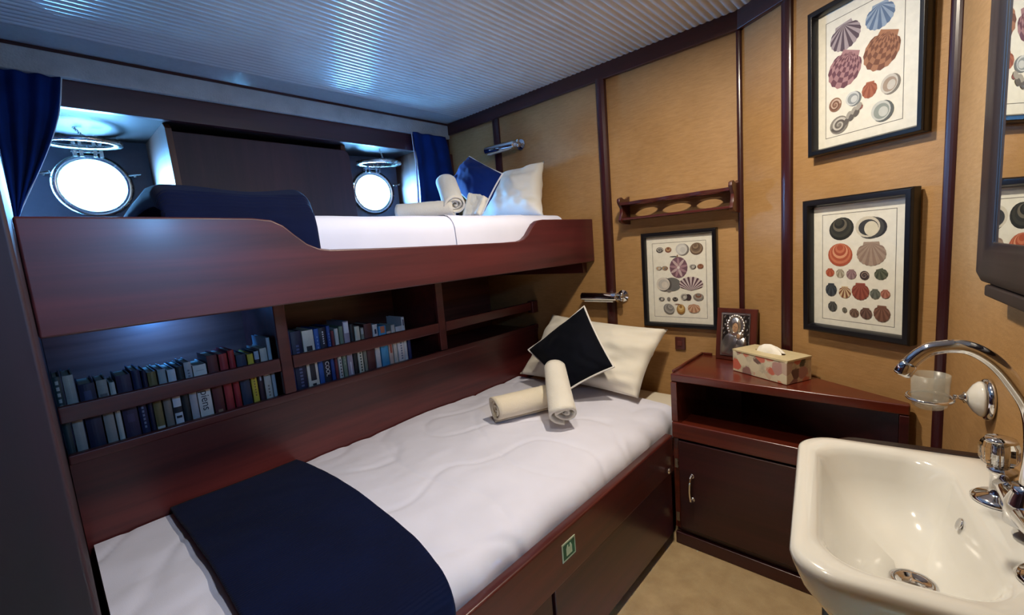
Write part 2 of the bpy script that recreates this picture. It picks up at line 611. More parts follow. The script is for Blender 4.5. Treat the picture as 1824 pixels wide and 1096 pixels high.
def curtain(name, label, edge_l, edge_r, x, folds, amp, lining_left):
    """edge_l / edge_r: lists of (y, z) from top to bottom"""
    L = catmull([(0, y, z) for y, z in edge_l], 8)
    R = catmull([(0, y, z) for y, z in edge_r], 8)
    n = min(len(L), len(R)) - 1
    def f(u, v):
        i = v * n
        k = min(int(i), n - 1); t = i - k
        a = L[k].lerp(L[k + 1], t); b = R[k].lerp(R[k + 1], t)
        p = a.lerp(b, u)
        return V((x + amp * math.sin(u * folds * 2 * PI + .7 * math.sin(v * 3)) * (.5 + .5 * v) + .02 * (1 - v) * 0 + .006 * nz(u * 5, v * 4), p.y, p.z))
    t = thing(name, label, 'curtain', f(.5, 1), 'navy curtains at the portholes')
    bm = bmesh.new()
    grid(bm, f, 60, 40)
    o = obj('curtain_cloth', bm, CURT, t, smooth=True)
    md = o.modifiers.new('thick', 'SOLIDIFY'); md.thickness = .003
    bm = bmesh.new()
    if lining_left:
        g = lambda u, v: f(0, v) + V((-.012 - .03 * u * v, (-.016 + .03 * u) * (.15 + v), 0))
    else:
        g = lambda u, v: f(1, v) + V((-.004 - .010 * u, .004 - .010 * u, 0))
    grid(bm, g, 6, 40)
    o = obj('lining', bm, LINING, t, smooth=True)
    md = o.modifiers.new('thick', 'SOLIDIFY'); md.thickness = .002
    return t
curtain('curtain', 'navy curtain tied back beside the porthole at the bunk foot',
        [(.0, 1.895), (.0, 1.75), (0.0, 1.6), (-.004, 1.40)], [(.172, 1.895), (.148, 1.777), (.100, 1.645), (.006, 1.44)], -2.16, 3.2, .014, False)
curtain('curtain', 'navy curtain hanging in straight folds at the pillow end of the upper bunk',
        [(1.592, 1.903), (1.600, 1.75), (1.600, 1.6), (1.585, 1.31)], [(1.832, 1.903), (1.862, 1.75), (1.880, 1.6), (1.885, 1.31)], -2.15, 2.6, .010, True)

# ================================================================== UPPER BUNK
ub = thing('upper_bunk', 'mahogany upper bunk with a cut down front board', 'bunk bed', (-1.6, .95, 1.10))
bm = bmesh.new()
prof = [(-.006, 1.105), (-.006, 1.329), (.22, 1.327), (.385, 1.324), (.425, 1.319), (.452, 1.305), (.475, 1.283), (.505, 1.257), (.535, 1.243), (.565, 1.238),
        (.75, 1.233), (1.0, 1.229), (1.25, 1.226), (1.345, 1.227), (1.375, 1.234), (1.40, 1.249), (1.425, 1.274), (1.448, 1.295), (1.475, 1.308), (1.51, 1.312), (1.898, 1.312), (1.898, 1.105)]
prism(bm, [(-1.215, y, z) for y, z in prof], (.027, 0, 0))
obj('front_board', bm, wood('y', (46, 16, 19), (92, 36, 38), .40, .12, '_bunk'), ub, bevel=.005, seg=3)
obj('base_board', boxm(((-2.20, -.004, 1.106), (-1.216, 1.898, 1.126))), wood('y', key='_dark'), ub)
obj('cleat', boxm(((-1.955, 1.862, 1.050), (-1.236, 1.898, 1.105))), wood('x'), ub, bevel=.003)

um = bmesh.new()
box(um, (-2.19, .004, 1.128), (-1.240, 1.89, 1.312))
o = obj('mattress', um, MATTRESS, bevel=.03, seg=4, loc=(-1.7, .95, 1.128))
tag(o, 'cream mattress lying in the upper bunk', 'mattress')

def drape(bm, y0, y1, x_back, x_front, ztop, zbot, r, nu=60, nv=70, wr=.004, lift=0, crown=.0, front_fn=None, seed=0, edge_fn=None, wave=1.0, fine=0):
    """cloth lying on a mattress: flat from x_back, rolling over the front edge with radius r and hanging to zbot"""
    flat = (x_front - r) - x_back
    arc = r * PI / 2
    drop = (ztop - r) - zbot
    tot = flat + arc + max(drop, 0)
    def f(u, v):
        y = y0 + (y1 - y0) * u
        s = v * tot
        if edge_fn: y += edge_fn(u, v)
        xf = front_fn(y) if front_fn else 0
        if s < flat:
            x, z, nx, nzv = x_back + s, ztop, 0, 1
            c = crown * math.sin(PI * s / flat)
            z += c
        elif s < flat + arc:
            a = (s - flat) / r
            x, z = x_front - r + r * math.sin(a), ztop - r + r * math.cos(a)
            nx, nzv = math.sin(a), math.cos(a)
        else:
            x, z = x_front, ztop - r - (s - flat - arc)
            nx, nzv = 1, 0
        q = smoothstep((x - (x_front - .30)) / .30)
        x += xf * q
        h = wr * (nz(x * 5 + seed, y * 3.2, seed) * 1.6 + .7 * nz(x * 11, y * 7 + seed, 3.1) + .25 * nz(x * 26, y * 20, seed)) * wave
        if fine:
            # drawn creases fanning from the front edge and the tuck at the wall
            ph = y * 34 + 6 * nz(x * 2.2, y * 2.0, seed)
            h += fine * .0042 * math.sin(ph) * q * smoothstep((ztop + .02 - z) / .05)
            h += fine * .0030 * max(0, nz(x * 3 + y * 5, y * 2 - x * 4, 9.3)) * 2
            h -= fine * .0045 * max(0, 1 - abs(nz(x * 2.6 - y * 1.4, y * 3.6 + x, 5.7)) / .07)
            h -= fine * .0035 * max(0, 1 - abs(nz(x * 1.7 + y * 2.2, y * 2.0 - x, 2.4)) / .05)
        h += lift
        return V((x + nx * h, y, z + nzv * h))
    return grid(bm, f, nu, nv), f

us = thing('bed_sheet', 'smooth white top sheet stretched over the upper bunk mattress', 'sheet', (-1.7, 1.0, 1.33))
bm = bmesh.new()
drape(bm, .03, 1.70, -2.17, -1.220, 1.332, 1.222, .05, 90, 60, .003, .004, .010, seed=1.3)
o = obj('sheet', bm, WHITE, us, smooth=True)
bm = bmesh.new()
drape(bm, 1.02, 1.45, -2.14, -1.2185, 1.332, 1.222, .05, 50, 60, .003, .0068, .010, seed=1.3, edge_fn=lambda u, v: .05 * (v - .6) * (1 - u))
o = obj('folded_edge', bm, WHITE, us, smooth=True)

bm = bmesh.new()
def ub_edge(u, v):
    e = 0
    if u > .85: e -= .05 * smoothstep((.55 - v) / .3) * (u - .85) / .15
    if u < .2: e += .012 * (.2 - u) / .2
    return e
def ubf(u, v):
    # thick folded blanket: rounded ridge near the front, sloping off to the foot side
    y = .205 + .387 * u + ub_edge(u, v)
    sec = [(-1.218, 1.222), (-1.222, 1.30), (-1.232, 1.35), (-1.258, 1.385), (-1.31, 1.403), (-1.42, 1.412), (-1.60, 1.405), (-1.80, 1.385), (-2.0, 1.36), (-2.12, 1.346)]
    i = v * (len(sec) - 1); k = min(int(i), len(sec) - 2); t = i - k
    x = sec[k][0] * (1 - t) + sec[k + 1][0] * t
    z = sec[k][1] * (1 - t) + sec[k + 1][1] * t
    # end roll: near both y ends thickness closes to the sheet
    e = min(1, (1 - u) / .16)
    r = math.sqrt(max(0, 1 - (1 - e) ** 2))
    e2 = min(1, u / .06)
    r = min(r, .25 + .75 * math.sqrt(max(0, 1 - (1 - e2) ** 2)))
    base = 1.338
    if z > base: z = base + (z - base) * (.12 + .88 * r)
    z += .005 * math.sin(u * 7 + 1) * smoothstep((v - .2) / .3) + .004 * nz(x * 6, y * 8, 2)
    x += .004 * nz(y * 12, z * 9, 1)
    if z <= base:
        x += .012 * r
    return V((x, y, z))
grid(bm, lambda u, v: ubf(u, v), 50, 54)
sub = obj('blanket', bm, NAVY, smooth=True, loc=(-1.6, .4, 1.34))
md = sub.modifiers.new('thick', 'SOLIDIFY'); md.thickness = .008; md.offset = 1
tag(sub, 'thick folded navy blanket across the upper bunk foot', 'blanket')

# ------------------------------------------------------------------ pillows and cushions
def soft(bm, c, T, n=26, pinch=.06, wr=.006, seed=0, power=.5):
    """c: corners (TL, TR, BR, BL) of a pillow; returns border points"""
    TL, TR, BR, BL = [V(p) for p in c]
    nrm = ((TR - TL).cross(BL - TL)).normalized()
    if nrm.y > 0: nrm = -nrm
    du = ((TR - TL) + (BR - BL)) / 2
    dv = ((BL - TL) + (BR - TR)) / 2
    def base(u, v):
        p = (TL * (1 - u) + TR * u) * (1 - v) + (BL * (1 - u) + BR * u) * v
        a, b = 2 * u - 1, 2 * v - 1
        p -= du * (a * pinch * (1 - b * b)) * abs(a)
        p -= dv * (b * pinch * (1 - a * a)) * abs(b)
        return p
    def side(sg):
        g = []
        for i in range(n + 1):
            row = []
            for j in range(n + 1):
                u, v = i / n, j / n
                a, b = 2 * u - 1, 2 * v - 1
                t = T * (max(0, (1 - a * a) * (1 - b * b))) ** power
                w = (1 - max(abs(a), abs(b)) ** 4)
                t += wr * w * (nz(u * 4 + seed, v * 4, sg) + .6 * nz(u * 9, v * 9 + seed, sg * 2)) * 1.3
                # creases running in from corners
                t += wr * .9 * w * math.sin(9 * (a * b) + seed) * max(abs(a), abs(b)) ** 2
                t += wr * .55 * w * math.sin(24 * v + 6 * u + 4 * nz(u * 3, v * 3, seed)) * smoothstep((abs(a) - .1) / .8)
                row.append(base(u, v) + nrm * (sg * max(t, 0)))
            g.append(row)
        return g
    F = side(1); B = side(-1)
    vf = [[bm.verts.new(p) for p in row] for row in F]
    vb = [[(vf[i][j] if i in (0, n) or j in (0, n) else bm.verts.new(B[i][j])) for j in range(n + 1)] for i in range(n + 1)]
    for i in range(n):
        for j in range(n):
            bm.faces.new((vf[i][j], vf[i + 1][j], vf[i + 1][j + 1], vf[i][j + 1]))
            bm.faces.new((vb[i][j], vb[i][j + 1], vb[i + 1][j + 1], vb[i + 1][j]))
    br = [F[i][0] for i in range(n)] + [F[n][j] for j in range(n)] + [F[i][n] for i in range(n, 0, -1)] + [F[0][j] for j in range(n, 0, -1)]
    return br

def pillow(label, c, T, seed, mat=PILLOW, pinch=.05, wr=.014, flange=0):
    ctr = sum((V(p) for p in c), V()) / 4
    base = V((ctr.x, ctr.y, min(V(p).z for p in c)))
    bm = bmesh.new()
    soft(bm, c, T, 34, pinch, wr, seed)
    o = obj('pillow', bm, mat, smooth=True, loc=base)
    return tag(o, label, 'pillow')

def cushion(label, c, T, seed, mat):
    ctr = sum((V(p) for p in c), V()) / 4
    t = thing('cushion', label, 'cushion', (ctr.x, ctr.y, min(V(p).z for p in c)), 'navy cushions with white piping')
    bm = bmesh.new()
    br = soft(bm, c, T, 32, .025, .006, seed, .5)
    obj('cover', bm, mat, t, smooth=True)
    bm = bmesh.new()
    tube(bm, br, .0042, 8, closed=True)
    obj('piping', bm, PIPING, t, smooth=True)
    return t

pillow('white pillow standing at the head of the upper bunk', [(-1.86, 1.845, 1.60), (-1.415, 1.84, 1.625), (-1.335, 1.70, 1.345), (-1.80, 1.70, 1.345)], .085, 2.2)
cushion('bright navy cushion propped on the upper bunk pillow', [(-1.813, 1.70, 1.711), (-1.505, 1.62, 1.562), (-1.548, 1.50, 1.372), (-1.850, 1.58, 1.565)], .065, .5, NAVYC)

# ------------------------------------------------------------------ towels
def roll(name_label, a, b, r, mat, seed=0, turns=3.2, flat=1.0, taper=1.0, up=None, tail=.03, start=None):
    """spiral rolled towel from end centre a to end centre b"""
    a, b = V(a), V(b)
    ax = (b - a).normalized()
    upv = V(up) if up else V((0, 0, 1))
    w = (upv - ax * upv.dot(ax)).normalized()
    s = ax.cross(w)
    n = 110
    r0 = r * .12
    def f(u, v):
        th = u * turns * 2 * PI
        rad = r0 + (r - r0) * (u ** .85)
        rad *= 1 + .02 * nz(u * 20 + seed, v * 3)
        p = a.lerp(b, v)
        k = 1 + (taper - 1) * v
        ang = (start if start is not None else -PI / 2) + th - turns * 2 * PI
        q = p + (s * math.cos(ang) + w * math.sin(ang) * flat) * rad * k
        q += ax * (.012 * (1 - u) + .004 * math.sin(u * 30 + seed)) * (1 - 2 * v)
        q += w * .0015 * nz(v * 14, u * 30, seed)
        return q
    bm = bmesh.new()
    grid(bm, f, n, 16)
    base = V(((a.x + b.x) / 2, (a.y + b.y) / 2, min(a.z, b.z) - r * .0))
    o = obj('rolled_towel', bm, mat, smooth=True, loc=base)
    md = o.modifiers.new('thick', 'SOLIDIFY'); md.thickness = r * .16; md.offset = -1
    tag(o, name_label, 'towel')
    return o
roll('rolled cream towel lying flat on the upper bunk in front of the curtain', (-1.655, 1.10, 1.392), (-1.47, 1.26, 1.391), .040, TOWEL2, 1)
roll('upright white rolled towel leaning on the bright navy cushion', (-1.452, 1.255, 1.398), (-1.600, 1.345, 1.525), .052, TOWEL2, 2, flat=.9)
# small folded face cloth standing by the cushion
bm = bmesh.new()
def fcl(u, v):
    x = -1.485 + .115 * u
    z = 1.354 + (.100 - .028 * u) * v
    y = 1.32 + .05 * v + .012 * math.sin(u * 4) + .006 * nz(u * 5, v * 5)
    return V((x, y, z))
grid(bm, fcl, 14, 14)
o = obj('face_cloth', bm, TOWEL2, smooth=True, loc=(-1.43, 1.33, 1.345))
md = o.modifiers.new('thick', 'SOLIDIFY'); md.thickness = .022; md.offset = 0
tag(o, 'small folded white face cloth between the upper rolled towels and cushion', 'towel')

# ================================================================== LOWER BED
lb = thing('lower_bed', 'mahogany lower bed base with a raised front board', 'bed', (-1.15, .95, 0))
obj('front_board', boxm(((-.706, -.004, .302), (-.676, 1.562, .447))), wood('y', (50, 16, 14), (98, 36, 28), .28, .3, '_bedboard'), lb, bevel=.006, seg=3)
for y0, y1 in ((0.0, .795), (.808, 1.558)):
    dr = obj('drawer_front', boxm(((-.705, y0, .040), (-.684, y1, .298))), wood('y', key='_drawer', dark=(34, 10, 12), light=(80, 28, 26)), lb, bevel=.004)
obj('plinth', boxm(((-.735, -.004, .0), (-.712, 1.562, .075))), wood('y', key='_dark'), lb)
obj('bed_base', boxm(((-1.588, -.004, .10), (-.707, 1.895, .325))), wood('y', key='_dark'), lb)
bm = bmesh.new()
lathe(bm, (-.676, 1.489, .336), (1, 0, 0), [(.008, 0), (.008, .006), (.011, .010), (.011, .016), (.004, .019)], 16)
obj('knob', bm, CHROME, lb, smooth=True)

bm = bmesh.new()
box(bm, (-1.584, .004, .327), (-.728, 1.890, .492))
o = obj('mattress', bm, MATTRESS, bevel=.035, seg=4, loc=(-1.15, .95, .327))
tag(o, 'cream mattress on the lower bed', 'mattress')

ls = thing('bed_sheet', 'wrinkled white sheet covering the lower bed', 'sheet', (-1.15, .9, .51))
def lfront(y): return .004 * math.sin(y * 6) + .004 * nz(y * 3, 4)
bm = bmesh.new()
drape(bm, .006, 1.70, -1.583, -.711, .505, .392, .06, 190, 110, .0055, .006, .014, lfront, seed=5.1, fine=1.0)
obj('sheet', bm, WHITE, ls, smooth=True)
bm = bmesh.new()
def bl_edge(u, v):
    # far edge bows towards the head in the middle of the bed
    return (.012 * math.sin(v * 5) - .01 + (-.035 * smoothstep((v - .72) / .28))) * u + .006 * math.sin(v * 4) * (1 - u)
drape(bm, .172, .540, -1.583, -.703, .514, .398, .055, 60, 90, .003, .012, .014, lfront, seed=5.1, edge_fn=bl_edge)
o = obj('blanket', bm, NAVY, smooth=True, loc=(-1.15, .35, .52))
md = o.modifiers.new('thick', 'SOLIDIFY'); md.thickness = .008; md.offset = 1
tag(o, 'navy blanket runner laid across the lower bed', 'blanket')

pillow('big cream white pillow at the head of the lower bed', [(-1.435, 1.845, .835), (-.795, 1.825, .800), (-.842, 1.62, .545), (-1.535, 1.66, .545)], .085, 4.0, wr=.020, pinch=.03)
cushion('black navy cushion balanced on its corner against the lower pillow', [(-1.108, 1.660, .917), (-.905, 1.545, .690), (-1.085, 1.455, .585), (-1.375, 1.560, .712)], .06, 1.5, NAVYD)
roll('rolled cream towel lying on the lower bed with its spiral end showing', (-1.205, 1.138, .585), (-1.085, 1.405, .588), .055, TOWEL, 4, turns=3.2)
roll('shaggy white rolled towel leaning over the lower cushion', (-.930, 1.225, .588), (-1.085, 1.392, .712), .062, TOWEL2, 6, flat=.78, turns=2.2, taper=.84)

# ================================================================== BOOKCASE UNDER THE UPPER BUNK
bc = thing('bookcase', 'built in mahogany bookcase with rails below the upper bunk', 'bookcase', (-1.77, .95, .33))
PANEL = wood('y', (52, 18, 20), (104, 42, 38), .38, .15, '_case')
obj('lower_panel', boxm(((-1.612, -.005, .33), (-1.590, 1.898, .722))), PANEL, bc)
obj('shelf', boxm(((-1.972, -.005, .722), (-1.588, 1.898, .742))), PANEL, bc)
obj('lip', boxm(((-1.604, -.005, .742), (-1.580, 1.898, .768))), PANEL, bc, bevel=.004)
obj('back_panel', boxm(((-1.974, -.005, .742), (-1.955, 1.898, 1.104))), wood('y', (60, 30, 28), (120, 70, 60), .3, .3, '_backp'), bc)
for y0, y1 in ((.528, .566), (1.205, 1.243)):
    obj('divider', boxm(((-1.954, y0 + .008, .742), (-1.604, y1 - .008, 1.104))), PANEL, bc)
    obj('stile', boxm(((-1.603, y0, .769), (-1.583, y1, 1.104))), PANEL, bc, bevel=.003)
for y0, y1 in ((-.005, .527), (.567, 1.204), (1.244, 1.850)):
    obj('rail', boxm(((-1.600, y0, .852), (-1.582, y1, .897))), PANEL, bc, bevel=.004)
obj('rail_block', boxm(((-1.612, 1.851, .836), (-1.574, 1.897, .902))), PANEL, bc, bevel=.004)

def text_mesh(txt, size, M, extrude=.0003):
    cu = bpy.data.curves.new('letters', 'FONT')
    cu.body = txt
    cu.size = size
    cu.align_x = 'CENTER'; cu.align_y = 'CENTER'
    cu.extrude = extrude
    o = bpy.data.objects.new('letters', cu)
    COL.objects.link(o)
    dg = bpy.context.evaluated_depsgraph_get()
    me = bpy.data.meshes.new_from_object(o.evaluated_get(dg))
    bm = bmesh.new(); bm.from_mesh(me)
    bpy.data.objects.remove(o); bpy.data.curves.remove(cu); bpy.data.meshes.remove(me)
    for v in bm.verts: v.co = M @ v.co
    return bm

PAGES = plain((170, 160, 140), .9, name='book_page_edges')
def book(y0, y1, top, col, label, bay, mark=None, mcol=(220, 218, 210), text=None, tcol=(40, 30, 30), depth=None):
    z0 = .7425
    h = top - z0
    d = depth or random.uniform(.115, .15)
    xs = -1.635 - random.uniform(0, .006)
    t = thing('book', label, 'book', (xs - d / 2, (y0 + y1) / 2, z0), bay)
    g = .0008
    y0 += g; y1 -= g
    th = min(.003, (y1 - y0) * .15)
    bm = bmesh.new()
    # cover: two boards and a slightly rounded spine
    n = 6
    sp = []
    for k in range(n + 1):
        a = k / n
        sp.append((xs + .003 * math.sin(PI * a), y0 + (y1 - y0) * a))
    pts = [(xs - d, y0)] + sp + [(xs - d, y1), (xs - d, y1 - th), (xs - .004, y1 - th), (xs - .004, y0 + th), (xs - d, y0 + th)]
    prism(bm, [(x, y, z0) for x, y in pts], (0, 0, h))
    obj('cover', bm, plain(col, .5), t)
    bm = boxm(((xs - d + .004, y0 + th, z0 + .002), (xs - .0045, y1 - th, z0 + h - .004)))
    obj('page_block', bm, PAGES, t)
    yc = (y0 + y1) / 2; w = y1 - y0
    if mark:
        solid = len(mark) <= 4
        bm = bmesh.new()
        for za, zb, f in mark:
            def sx(y): return xs + .003 * math.sin(PI * (y - y0) / (y1 - y0)) + .0004
            ya, yb = yc - w * f / 2, yc + w * f / 2
            m = 4
            for k in range(m):
                p, q = ya + (yb - ya) * k / m, ya + (yb - ya) * (k + 1) / m
                vs = [bm.verts.new(c) for c in ((sx(p), p, z0 + h * za), (sx(q), q, z0 + h * za), (sx(q), q, z0 + h * zb), (sx(p), p, z0 + h * zb))]
                bm.faces.new(vs)
            if solid:
                obj('spine_band', bm, plain(mcol, .55), t)
                bm = bmesh.new()
        if not solid:
            obj('spine_lettering', bm, plain(mcol, .55), t)
    if text:
        s, zc, size = text
        # letters run down the spine, seen from +x
        M = Matrix(((0, 0, 1, xs + .0036), (0, 1, 0, yc), (1, 0, 0, z0 + h * zc), (0, 0, 0, 1)))
        M = Matrix(((0, 0, 1, xs + .0038), (0, 1, 0, yc), (-1, 0, 0, z0 + h * zc), (0, 0, 0, 1)))
        bm = text_mesh(s, size, M)
        obj('spine_title', bm, plain(tcol, .6), t)
    return t

BAY1 = 'books in the left bay of the bookcase'
BAY2 = 'books in the middle bay of the bookcase'
lines = lambda a, b, n=5, f=.22: [(a + (b - a) * (i / n), a + (b - a) * ((i + .6) / n), f) for i in range(n)]
B1 = [
 (-.004, .013, .967, (30, 48, 52), 'dark teal book first in the left bay, beside the bulkhead', lines(.62, .98, 5, .4), (150, 152, 150)),
 (.015, .037, .966, (150, 148, 142), 'tall plain grey book second from the bulkhead', None, None),
 (.040, .074, .934, (18, 20, 52), 'wide plain navy book between two pale grey books', [(.74, .9, .45)], (50, 54, 90)),
 (.076, .099, .936, (146, 142, 136), 'mid grey book with a smudged upper spine', [(.74, .80, .7)], (90, 86, 86)),
 (.101, .114, .924, (196, 192, 182), 'slim cream white book beside the wide purple one', None, None),
 (.116, .149, .938, (42, 32, 62), 'wide dark purple book', [(.3, .42, .5)], (64, 52, 84)),
 (.151, .171, .944, (22, 30, 66), 'dark blue book with a pale line of lettering', lines(.15, .6, 8, .25), (120, 126, 150)),
 (.172, .184, .939, (20, 24, 56), 'narrow dark blue book beside the olive one', None, None),
 (.185, .206, .930, (116, 102, 62), 'olive brown book with a white label at its foot', [(.02, .12, .9)], (206, 200, 190)),
 (.208, .228, .932, (128, 118, 108), 'grey brown book with a pale grey top', [(.72, 1.0, 1.0)], (150, 160, 162)),
 (.230, .251, .926, (206, 208, 212), 'white book crossed by black bands', [(.27, .37, 1.0), (.62, .66, 1.0), (.18, .22, .7)], (28, 30, 38)),
 (.253, .271, .930, (26, 36, 40), 'blackish green book beside the banded white one', None, None),
 (.272, .292, .938, (176, 174, 176), 'light grey book beside the broad white one', lines(.72, .9, 4, .3), (110, 110, 120)),
 (.294, .330, .922, (222, 216, 206), 'broad white book with large dark lettering', [(.9, .905, .6)], (120, 110, 110)),
 (.333, .362, .944, (92, 36, 38), 'dark maroon book with a small tan badge', [(.06, .12, .45)], (160, 120, 90)),
 (.365, .389, .942, (160, 44, 48), 'thick bright red book in the left bay', None, None),
 (.391, .410, .948, (150, 30, 40), 'thinner crimson book beside the thick red one', None, None),
 (.412, .442, .928, (30, 46, 72), 'plain slate blue book beside the yellow one', None, None),
 (.445, .464, .923, (214, 186, 62), 'bright yellow book near the right end of the left bay', lines(.2, .62, 8, .22), (130, 100, 40)),
 (.466, .482, .928, (56, 34, 48), 'dark plum book with a white streak', [(.45, .72, .35), (.85, 1.0, 1.0)], (176, 186, 200)),
 (.484, .507, .934, (204, 194, 180), 'cream book second from the bay divider', lines(.12, .35, 4, .25), (140, 124, 110)),
 (.509, .522, .966, (176, 182, 186), 'tall pale grey book against the bay divider', None, None),
]
for i, (a, b, t, c, l, mk, mc) in enumerate(B1):
    tx = ('Sapiens', .44, .031) if 'large dark lettering' in l else None
    book(a, b, t, c, l, BAY1, mk, mc or (220, 218, 210), tx, (52, 44, 50))
B2 = [
 (.571, .589, .975, (34, 50, 96), 'mid blue book first after the bay divider', None, None),
 (.590, .628, .970, (20, 26, 60), 'thick navy book with faint pale lettering', lines(.1, .8, 13, .28), (96, 104, 140)),
 (.629, .670, .966, (222, 216, 200), 'cream book with a black panel down its spine', [(.16, .74, .52), (.05, .11, .35)], (34, 34, 42)),
 (.671, .690, .966, (44, 92, 168), 'clear blue book beside the cream and black one', lines(.55, .9, 6, .22), (130, 170, 220)),
 (.691, .718, .966, (16, 20, 44), 'black book with bold white lettering', lines(.72, .95, 6, .2), (220, 220, 226)),
 (.719, .734, .968, (36, 70, 140), 'royal blue book right after the bold lettered black one', lines(.6, .9, 6, .2), (110, 150, 210)),
 (.735, .747, .946, (120, 44, 50), 'slim dark red book in the middle bay', [(.62, .66, .5)], (60, 80, 140)),
 (.749, .765, .952, (210, 212, 204), 'off white book with a lettered foot', lines(.1, .45, 6, .3), (60, 60, 60)),
 (.767, .783, .957, (122, 140, 118), 'sage green book beside the tall mauve one', lines(.3, .6, 5, .2), (180, 186, 170)),
 (.786, .810, .973, (168, 156, 170), 'tall mauve and white book in the middle bay', [(.80, .98, .8), (.08, .3, .22)], (226, 226, 232)),
 (.812, .830, .958, (22, 22, 28), 'plain black book between the mauve and ivory ones', None, None),
 (.832, .854, .944, (216, 212, 190), 'ivory book with handwritten style lettering', lines(.1, .5, 7, .3), (70, 80, 60)),
 (.856, .871, .936, (140, 140, 124), 'greyish green book beside the ivory one', [(.86, .98, .8)], (200, 198, 190)),
 (.872, .907, .947, (92, 44, 44), 'wide reddish brown book', None, None),
 (.910, .933, .938, (220, 216, 212), 'white book with a dark emblem near its top', [(.80, .9, .38)], (40, 44, 66)),
 (.935, .969, .927, (74, 160, 206), 'sky blue book with an orange patch on top', [(.84, .99, .6)], (222, 128, 88)),
 (.972, .992, .898, (214, 190, 176), 'short white and red book beside the sky blue one', [(.4, .75, .5)], (184, 90, 70)),
 (.994, 1.013, .922, (214, 206, 192), 'plain cream book beside the short red and white one', None, None),
 (1.014, 1.046, .911, (224, 222, 220), 'wide white book with grey lettering', lines(.15, .8, 10, .25), (120, 130, 150)),
 (1.048, 1.064, .946, (218, 220, 220), 'taller slim white book near the end of the row', [(.82, .95, .45)], (70, 70, 100)),
 (1.066, 1.082, .868, (34, 46, 100), 'low slim blue book ending the row', None, None),
]
for a, b, t, c, l, mk, mc in B2:
    tx = ('COOL', .29, .020) if 'bold white' in l else None
    book(a, b, t, c, l, BAY2, mk, mc or (220, 218, 210), tx, (232, 232, 232))

pk = thing('added_glow_lamp', 'added cool lamp hidden under the upper bunk for the glow behind the left bay of books', 'lamp', (-1.80, .27, 1.105))  # added lamp in place of daylight the mirror throws on the back panel
bm = bmesh.new()
lathe(bm, (-1.80, .27, 1.1055), (0, 0, -1), [(.028, 0), (.028, .010), (.024, .014)], 24)
obj('added_lamp_body', bm, CHROME, pk)
l = bpy.data.lights.new('added_glow_bulb', 'AREA'); l.shape = 'RECTANGLE'; l.size = .05; l.size_y = .02
l.energy = 2.6; l.color = (.05, .30, 1.0)
o = bpy.data.objects.new('added_glow_bulb', l)
o.parent = pk; o.location = V((-.004, 0, -.024))
o.rotation_euler = V((.80, 0, .45)).to_track_quat('Z', 'Y').to_euler()
COL.objects.link(o)

# ================================================================== READING LAMPS
def reading_lamp(label, x0, x1, z, y=1.850, tilt=0):
    t = thing('reading_lamp', label, 'lamp', ((x0 + x1) / 2, 1.9, z), 'chrome tube reading lamps on the far wall')
    a, b = V((x0, y, z + tilt)), V((x1, y, z - tilt))
    bm = bmesh.new()
    lathe(bm, a, b - a, [(.010, 0), (.020, .002), (.0215, .006), (.0215, (b - a).length - .006), (.020, (b - a).length - .002), (.010, (b - a).length)], 24)
    tb = obj('lamp_tube', bm, CHROME, t, smooth=False)
    for p in tb.data.polygons: p.use_smooth = len(p.vertices) == 4
    bm = bmesh.new()
    box(bm, (x0 + .02, y - .012, z - .0235), (x1 - .02, y + .010, z - .0185))
    obj('diffuser', bm, plain((225, 222, 212), .4, name='opal_lamp_strip'), t)
    bm = bmesh.new()
    lathe(bm, (x1 + .006, 1.899, z - tilt), (0, -1, 0), [(.028, 0), (.028, .008), (.012, .014), (.010, .05)], 20)
    obj('wall_mount', bm, CHROME, t)
    bm = bmesh.new()
    for dz in (-.012, .012):
        lathe(bm, b + V((0, 0, dz)), (1, 0, 0), [(.006, 0), (.006, .016), (.009, .017), (.009, .026), (.004, .029)], 12)
    obj('switch_knob', bm, CHROME, t, smooth=True)
reading_lamp('chrome reading lamp above the upper bunk pillow', -1.832, -1.612, 1.755, tilt=.004)
reading_lamp('chrome reading lamp above the lower bed cushion', -1.243, -1.045, .934)

# ================================================================== TUMBLER SHELF ON THE FAR WALL
sh = thing('wall_rack', 'small mahogany tumbler rack with holes above the smallest shell print', 'rack', (-.75, 1.9, 1.27))
RW = wood('x', (46, 15, 14), (92, 34, 27), .3, .3, '_rack')
RX0, RX1, RD = -1.000, -.522, .085
bm = bmesh.new()
